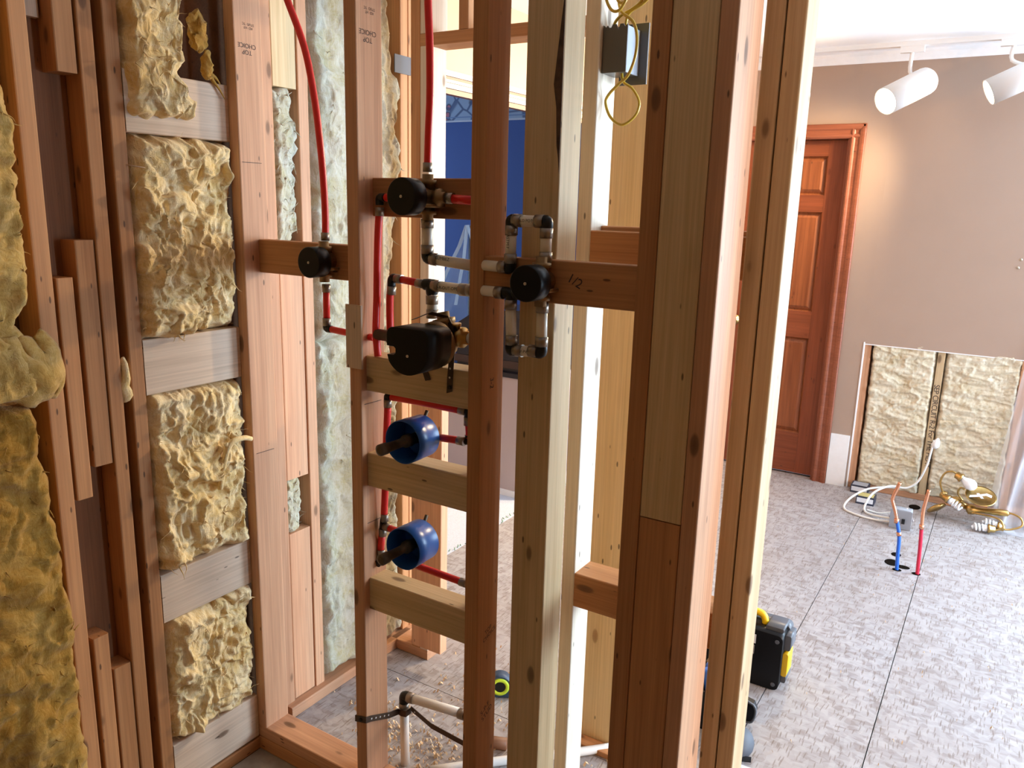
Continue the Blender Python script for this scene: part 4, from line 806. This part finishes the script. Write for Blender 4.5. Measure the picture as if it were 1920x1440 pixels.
for sx in (-15.1, -10.7): MB().cyl((sx, 176, 2.2), (sx + .25, 176, 2.2), .3, 8).build('side_screw', STEEL, jb)
cw = thing('white_cable', 'white cable coming out of the cut wall and coiling to the switch box', 'cable', (-20, 185, 0))
MB().tube([(-9.9, 195.6, 15), (-10.2, 195.4, 12.0), (-10.6, 195.2, 9.0), (-11.8, 195.0, 5.2), (-13.6, 194.4, 3.4), (-15.5, 193.6, 3.2), (-18.5, 191, 3.4), (-21.5, 188, 3.1), (-24.2, 184.2, 1.5), (-24.6, 180.5, .3), (-21.5, 178, .25), (-18, 177.2, .3), (-14.6, 176.6, .8)], .24, 8, 8).build('cable_sheath', WWIRE, cw)
MB().tube([(-15.0, 193.4, 3.4), (-17.2, 190.0, 4.2), (-19.8, 186.0, 3.2), (-20.8, 182.6, .6), (-19.2, 180, .3), (-14.8, 177.0, 1.4)], .24, 8, 8).build('cable_sheath', WWIRE, cw)
MB().tube([(-20.2, 182.6, .3), (-17.6, 182, .3), (-14.5, 181.5, 1.6), (-12.2, 178.5, 3.6), (-12, 176.9, 4.2)], .17, 8, 8).build('cable_sheath', WWIRE, cw)
MB().lathe((-9.7, 195.8, 13.2), (.25, 0, 1), [(0, .5), (.6, .9), (1.6, .7), (2.4, .2)], 10).build('insulation_wrap', WPAINT, cw)
for lab, bx_, by_, rz in (('black edged carton with a white label leaning against the wall cutout', -23.7, 194.6, .02), ('black edged carton with a white label in front of the cable loops', -21.3, 187.2, .06)):
    t = thing('small_carton', lab, 'box', (bx_, by_, 0), 'small cartons on the floor')
    MB().box(bx_ - 1.9, bx_ + 1.9, by_ - .9, by_ + 2.6, 0, 1.8).build('carton', plain('dark_navy_card', (.03, .035, .06), .5), t)
    MB().box(bx_ - 1.7, bx_ + 1.7, by_ - .93, by_ - .89, .45, 1.5).build('label_strip', LABEL, t); MB().box(bx_ - 1.6, bx_ + 1.6, by_ - .5, by_ + 2.2, 1.8, 1.83).build('label_strip', plain('yellow_card', (.6, .52, .2), .6) if by_ < 190 else GREYB2, t)

# brass chandelier lying on its side
ch = thing('chandelier', 'old brass chandelier lying on the floor with white bulbs', 'chandelier', (-1, 188, 0))
MB().lathe((-7.0, 189.8, 4.9), (1, -.12, -.33), [(0, .2), (.3, .9), (1.2, .95), (1.4, .5), (2.4, .6), (3, 1.1), (4.2, 1.2), (5.0, .7), (6, .6)], 18).build('column', POLB, ch)
MB().lathe((-1.6, 188.4, 2.9), (1, -.05, .12), [(0, .6), (.4, 1.1), (1.4, 1.0), (1.9, .6), (3.2, .55), (6, .75), (7.5, .65), (8, .2)], 18).build('column', POLB, ch)
MB().lathe((-7.6, 188.6, 2.4), (.55, -.35, -.7), [(0, .3), (.4, 1.9), (.7, 2.1), (1.0, 1.9), (1.3, .6)], 20).build('bottom_bowl', POLB, ch)
MB().lathe((.6, 187.6, 6.2), (.1, -.45, .9), [(.0, .5), (.15, 2.4), (.45, 2.9), (.6, 2.95), (.5, 2.7), (.35, 1.0)], 30).build('canopy', POLB, ch)
m = MB(); m.ribbon([(-1.4, 186.4, 6.5), (.2, 186.5, 6.9), (1.6, 187.0, 7.3), (2.6, 187.0, 7.0)], .7, (.1, .9, .4), .05); m.ribbon([(0, 187.2, 7.2), (1.0, 186.0, 6.6)], .5, (1, 0, .2), .05); m.build('paper_tag', LABEL, ch)
for pts in ([(-6.2, 189.4, 4.8), (-7.2, 189.0, 7.5), (-6.6, 188.7, 9.8), (-5.2, 188.4, 10.6), (-4.0, 188.2, 10.0)], [(-5.6, 189.2, 4.4), (-6.6, 188.0, 5.4), (-6.5, 187, 5.6), (-5.9, 186.6, 5.2)], [(-2.5, 188.5, 4.6), (-3.6, 188, 6.2), (-3.2, 187.6, 7.6), (-2.4, 187.4, 7.4)], [(-1.2, 188.0, 2.4), (1.5, 186.4, 3.0), (4.4, 184.9, 3.2), (5.4, 184.4, 1.9), (4.2, 184.0, 1.0), (3.0, 183.8, 1.1)], [(3.5, 188.4, 3.5), (6.2, 187.8, 4.0), (8.2, 187.0, 3.6), (8.6, 186.4, 2.2), (6.8, 185.8, 1.2), (5.2, 185.4, 1.0)]):
    MB().tube(pts, .21, 8, 8).build('arm', POLB, ch)
def socket(p, d):
    global HOLD
    HOLD = MB().lathe(p, d, [(0, .35), (.2, .75), (1.0, .8), (1.1, .95), (1.5, .95)], 16).build('lamp_holder', POLB, ch); return HOLD
def spiral(p, d):
    p = Vector(p); d = Vector(d).normalized(); u = d.orthogonal().normalized(); w_ = d.cross(u); m = MB()
    m.lathe(p, d, [(0, .62), (.5, .75), (.9, .7)], 14)
    m.tube([p + d * (.9 + 2.1 * k / 36) + (u * math.cos(k * .55) + w_ * math.sin(k * .55)) * (.62 if k < 32 else .62 - .12 * (k - 31)) for k in range(37)], .22, 7, 2); return m.build('spiral_bulb', GLASSB, HOLD)
socket((-4.6, 188.2, 10.2), (1, -.2, -.45)); MB().lathe((-3.6, 188.0, 9.8), (1, -.25, -.55), [(0, .55), (.8, .6), (1.6, 1.05), (2.4, 1.25), (3.1, 1.05), (3.6, .5), (3.7, 0)], 20).build('globe_bulb', GLASSB, HOLD)
socket((-6.3, 186.8, 5.4), (1, -.35, -.4)); spiral((-5.1, 186.4, 4.9), (1, -.3, -.45))
socket((4.2, 184.0, 1.2), (-1, -.1, -.05)); spiral((2.9, 183.9, 1.1), (-1, -.1, -.02))
socket((5.8, 185.6, 1.3), (-1, 0, .1)); spiral((4.6, 185.6, 1.5), (-1, 0, .15))

# plastic sheet hanging at the far corner
ps = thing('plastic_sheet', 'crinkled clear plastic sheet draped at the cut wall', 'plastic sheet', (10, 190, 0))
m = MB(); V = []; nu, nv = 60, 36
for j in range(nv + 1):
    v = j / nv; z = 40 * (1 - v)
    for i in range(nu + 1):
        u = i / nu; k = 1 - .0 * v; x = 5.2 - 3.3 * v + 26 * u; yy = 196.4 - 6.5 * v ** 2 + 1.2 * v * math.sin(u * 26 + 2 * v) + .5 * math.sin(u * 61 + v * 3) * (0.3 + v) + .6 * noise.noise(Vector((u * 9, v * 5, 2)))
        V.append((x, min(yy, 196.4), z if v < .995 else .1))
for i in range(nu + 1):
    u = i / nu; V.append((3.0 + 27 * u, 184.0 + 1.5 * math.sin(u * 9), .08))
m.add(V, [(j * (nu + 1) + i, j * (nu + 1) + i + 1, (j + 1) * (nu + 1) + i + 1, (j + 1) * (nu + 1) + i) for j in range(nv + 1) for i in range(nu)], True); m.build('film', FILM, ps)

# ------------------------------------------------------------------ tools behind the posts
tc = thing('tool_case', 'black hard tool case with yellow handle standing on the subfloor', 'tool case', (-26, 103, 0))
m = MB(); m.rbox(-32.4, -19.4, 101.9, 105.2, .1, 8.2, .7, 'y'); m.build('case_shell', BLK, tc)
m = MB(); m.rbox(-32.2, -19.2, 105.2, 107.2, .2, 8.4, .7, 'y'); m.build('case_lid', CASEG, tc)
m = MB(); m.tube([(-29.5, 104.5, 8.1), (-29.2, 104.5, 9.2), (-28, 104.5, 9.6), (-23.8, 104.5, 9.6), (-22.7, 104.5, 9.2), (-22.4, 104.5, 8.1)], .5, 8, 4); m.build('carry_handle', YEL, tc)
for z0 in (1.9,): MB().rbox(-19.45, -18.7, 103.0, 105.8, z0, z0 + 3.4, .25, 'y').build('latch', YEL, tc)
MB().rbox(-22.0, -19.6, 103, 106.6, 8.15, 8.75, .2, 'y').build('corner_guard', CASEG, tc); MB().rbox(-19.5, -18.6, 103.4, 106.4, 5.6, 7.8, .25, 'y').build('hinge_block', CASEG, tc); MB().rbox(-19.5, -18.8, 103.4, 106.4, .7, 1.8, .25, 'y').build('hinge_block', CASEG, tc)
MB().box(-27.5, -22.9, 101.82, 101.9, 6.2, 7.5).build('label_plate', LABEL, tc); MB().box(-27.5, -23.0, 101.8, 101.9, 4.6, 5.9).build('label_plate', plain('grey_label', (.35, .34, .33), .5), tc)
for sx, sz in ((-20.1, 7.3), (-20.1, .9), (-31.6, 7.3)): MB().lathe((sx, 101.9, sz), (0, -1, 0), [(0, .3), (.1, .28)], 10).build('rivet', CASEG, tc)
tb = thing('tool_tote', 'open black tool tote with blue gripped tools behind the doubled post', 'tool tote', (-26, 92, 0))
m = MB(); m.box(-30.5, -22.3, 88.4, 88.7, 0, 5.2); m.box(-30.5, -22.3, 95.3, 95.6, 0, 5.2); m.box(-30.5, -30.2, 88.7, 95.3, 0, 5.2); m.box(-22.6, -22.3, 88.7, 95.3, 0, 5.2); m.box(-30.5, -22.3, 88.4, 95.6, 0, .3); m.build('tote_body', BLK, tb)
m = MB(); m.prism([(-22.3, 92.2, 1.6), (-21.2, 92.2, 1.4), (-20.9, 92.2, .6), (-20.2, 92.2, .9), (-19.9, 92.2, 2.3), (-20.3, 92.2, 3.2), (-22.3, 92.2, 3.6)], (0, 1.2, 0)); m.build('end_clip', BLK, tb)
m = MB(); m.tube([(-22.3, 92.1, 3.7), (-20.2, 92.1, 3.3), (-19.85, 92.1, 2.2), (-20.2, 92.1, .9), (-21.0, 92.1, .6)], .16, 6, 3); m.build('clip_rim', CASEG, tb)
for k, (px, py, mt) in enumerate(((-24.6, 90.2, TOOLB), (-25.5, 91.5, TOOLB), (-26.6, 92.6, BRASS), (-24.2, 92.8, CASEG))):
    MB().lathe((px, py, .4), (.12 * (k - 1), -.15, 1), [(0, .2), (4.2, .2), (4.3, .55), (7.6, .6), (7.9, .3)], 10).build('tool_handle', mt, tb)
sh = thing('knee_pad', 'slate grey rubber knee pad beside the doubled post', 'knee pad', (-21, 87, 0))
m = MB(); m.sphere((-20.5, 86.4, 1.4), 1.9, 18, 12, (1.1, 1.35, .95)); m.v = [(p[0], p[1], max(p[2], .02)) for p in m.v]; m.build('cap', SHOE, sh); MB().ribbon([(-22.7, 84.8, .6), (-20.4, 83.8, 1.0), (-18.3, 85.2, .7)], .7, (0, 0, 1), .12).build('strap', BLK, sh)
pg = thing('crumpled_light_patch', 'crumpled white sheet for a light patch on the floor at the foot of the doubled post', 'plastic wrap', (-18, 82, 0))  # white sheet modelled in place of an overexposed patch of light
m = MB(); V = []
for j in range(13):
    for i in range(17):
        u, v = i / 16, j / 12; V.append((-21 + 5.2 * u + .3 * noise.noise(Vector((u * 5, v * 5, 1))), 79.5 + 5 * v, .15 + 1.2 * abs(noise.noise(Vector((u * 6, v * 5, 7)))) * math.sin(math.pi * u) * math.sin(math.pi * v)))
m.add(V, [(j * 17 + i, j * 17 + i + 1, (j + 1) * 17 + i + 1, (j + 1) * 17 + i) for j in range(12) for i in range(16)], False); m.build('light_patch', WPAINT, pg)
tm = thing('tape_measure', 'dark tape measure with a lime ring on the floor behind the studs', 'tape measure', (-50, 79.5, 0))
m = MB(); pts = [(1.5 * math.cos(math.radians(a)), 1.6 + 1.5 * math.sin(math.radians(a))) for a in range(-20, 200, 15)] + [(-1.5, 0.1), (1.6, 0.1)]
ax_, nx_ = Vector((.85, .53, 0)), Vector((.53, -.85, 0)); c0 = Vector((-49.9, 79.4, 0))
m.prism([tuple(c0 + ax_ * a + Vector((0, 0, b2))) for a, b2 in pts][::-1], tuple(-nx_ * 1.7), True); m.build('case', TAPEB, tm)
MB().lathe(c0 + Vector((0, 0, 1.65)), nx_, [(0, 1.25), (.12, 1.2), (.14, .8), (.05, .75)], 24).build('side_ring', LIME, tm); MB().lathe(c0 + Vector((0, 0, 1.65)), nx_, [(0, .78), (.06, .75)], 20).build('side_label', BLKF, tm)
q_ = c0 + ax_ * 1.7; MB().box(q_.x - .3, q_.x + .3, q_.y, q_.y + .9, .1, .5).build('belt_tab', BLKF, tm)

# wood shavings
m = MB(); rnd = random.Random(3)
def chip(x_, y_, s_):
    if abs((y_ - 62.8) - (x_ + 48.6)) < 2.2 and x_ > -49: return
    if -31.5 < x_ < -19 and 82 < y_ < 97: return
    if abs(x_ + 52.2) < 1 and abs(y_ - 62.6) < 1: return
    a = rnd.uniform(0, 6.28); tz = rnd.uniform(.05, .3); c_, n_ = math.cos(a), math.sin(a); w_ = s_ * rnd.uniform(.25, .5)
    p = [(-s_, -w_, 0), (s_, -w_, tz * .4), (s_, w_, tz), (-s_, w_, tz * .7), (0, -w_ * .6, tz + .15), (0, w_, tz + .25)]
    p = [(x_ + q[0] * c_ - q[1] * n_, y_ + q[0] * n_ + q[1] * c_, .03 + q[2]) for q in p]
    m.add(p, [(0, 4, 5, 3), (4, 1, 2, 5)])
for cx_, cy_, sp_, n_ in ((-50, 65, 5, 170), (-47, 63.5, 2, 90), (-43.5, 65, 2, 70), (-57, 66, 4, 120), (-62, 68, 4, 70), (-50, 72, 6, 90), (-55, 77, 6, 50), (-36, 74, 3, 30), (-45, 88, 9, 60)):
    for k in range(n_): chip(rnd.gauss(cx_, sp_ * .6), max(61, rnd.gauss(cy_, sp_ * .5)), rnd.uniform(.08, .34))
for k in range(110): chip(rnd.uniform(-26, 20), rnd.uniform(84, 180), rnd.uniform(.06, .2))
tag(m.build('wood_shavings', CHIP), 'scattered curls of wood shavings on the floor behind the shower wall', 'shavings', kind='stuff')

# ------------------------------------------------------------------ blue room contents
gc = thing('grey_cabinet', 'low grey cabinet standing in the blue room', 'cabinet', (-110, 150, 0))
MB().box(-140, -83.5, 143.6, 160, 1.2, 27.2).build('cabinet_body', GREYC, gc); MB().box(-140, -83.6, 143.2, 143.6, .05, 1.4).build('plinth', WPAINT, gc); MB().box(-140.5, -83.4, 143.2, 160.4, 27.2, 28.2).build('cabinet_top', NAVY, gc)
sb = thing('dark_crate', 'dark navy crate on the grey cabinet in the blue room', 'crate', (-100, 152, 28.2))
m = MB(); m.prism([(-104.5, 144.5, 28.25), (-83.6, 144.5, 28.25), (-83.6, 144.5, 42.2), (-99.5, 144.5, 41.0), (-105.5, 144.5, 37.2)], (0, 14, 0)); m.build('crate_body', NAVY, sb)
MB().box(-106, -83.6, 144.3, 144.5, 29.0, 30.6).build('crate_rail', plain('dark_brown_rail', (.05, .025, .02), .4), sb)
pf = thing('dust_sheet', 'clear blue tinted plastic dust sheet draped in a peak before the blue wall', 'plastic sheet', (-120, 171, 0))
MB().cyl((-120.2, 171.5, 0), (-120.2, 171.5, 58.4), .6, 10).build('prop_pole', NAVY, pf)
ap = Vector((-120.2, 171, 58.8)); ring = []
for k in range(25):
    a = math.radians(-160 + 320 * k / 24 - 90); ring.append(Vector((ap.x + 15 * math.cos(a), 171 + 14 * math.sin(a) * (.4), 31 + 2 * math.sin(k * 1.7))))
m = MB(); V = [];
for j in range(11):
    for k in range(25):
        f = j / 10; p = ap.lerp(ring[k], f ** .9); p = p + Vector((noise.noise(Vector((k * .6, f * 3, 1))), noise.noise(Vector((k * .6, f * 3, 5))), 0)) * f * 1.6; V.append(p)
m.add(V, [(j * 25 + k, j * 25 + k + 1, (j + 1) * 25 + k + 1, (j + 1) * 25 + k) for j in range(10) for k in range(24)], True); m.build('film', FILMB, pf)
for pts, w_ in (([(-120.2, 169.6, 58.6), (-122.4, 169.5, 53.2), (-126.2, 169.3, 46.5), (-129, 169, 40), (-130, 168.5, 33)], 1.1), ([(-120.0, 169.5, 58.6), (-120.6, 169, 50), (-121.2, 168.6, 46), (-122.3, 168, 38)], .9), ([(-119.9, 169.5, 58.6), (-117, 169, 52), (-113, 168, 46), (-110, 167, 43)], .8)):
    MB().ribbon(pts, w_, (1, .2, .1), .12).build('film_fold', FILMF, pf)
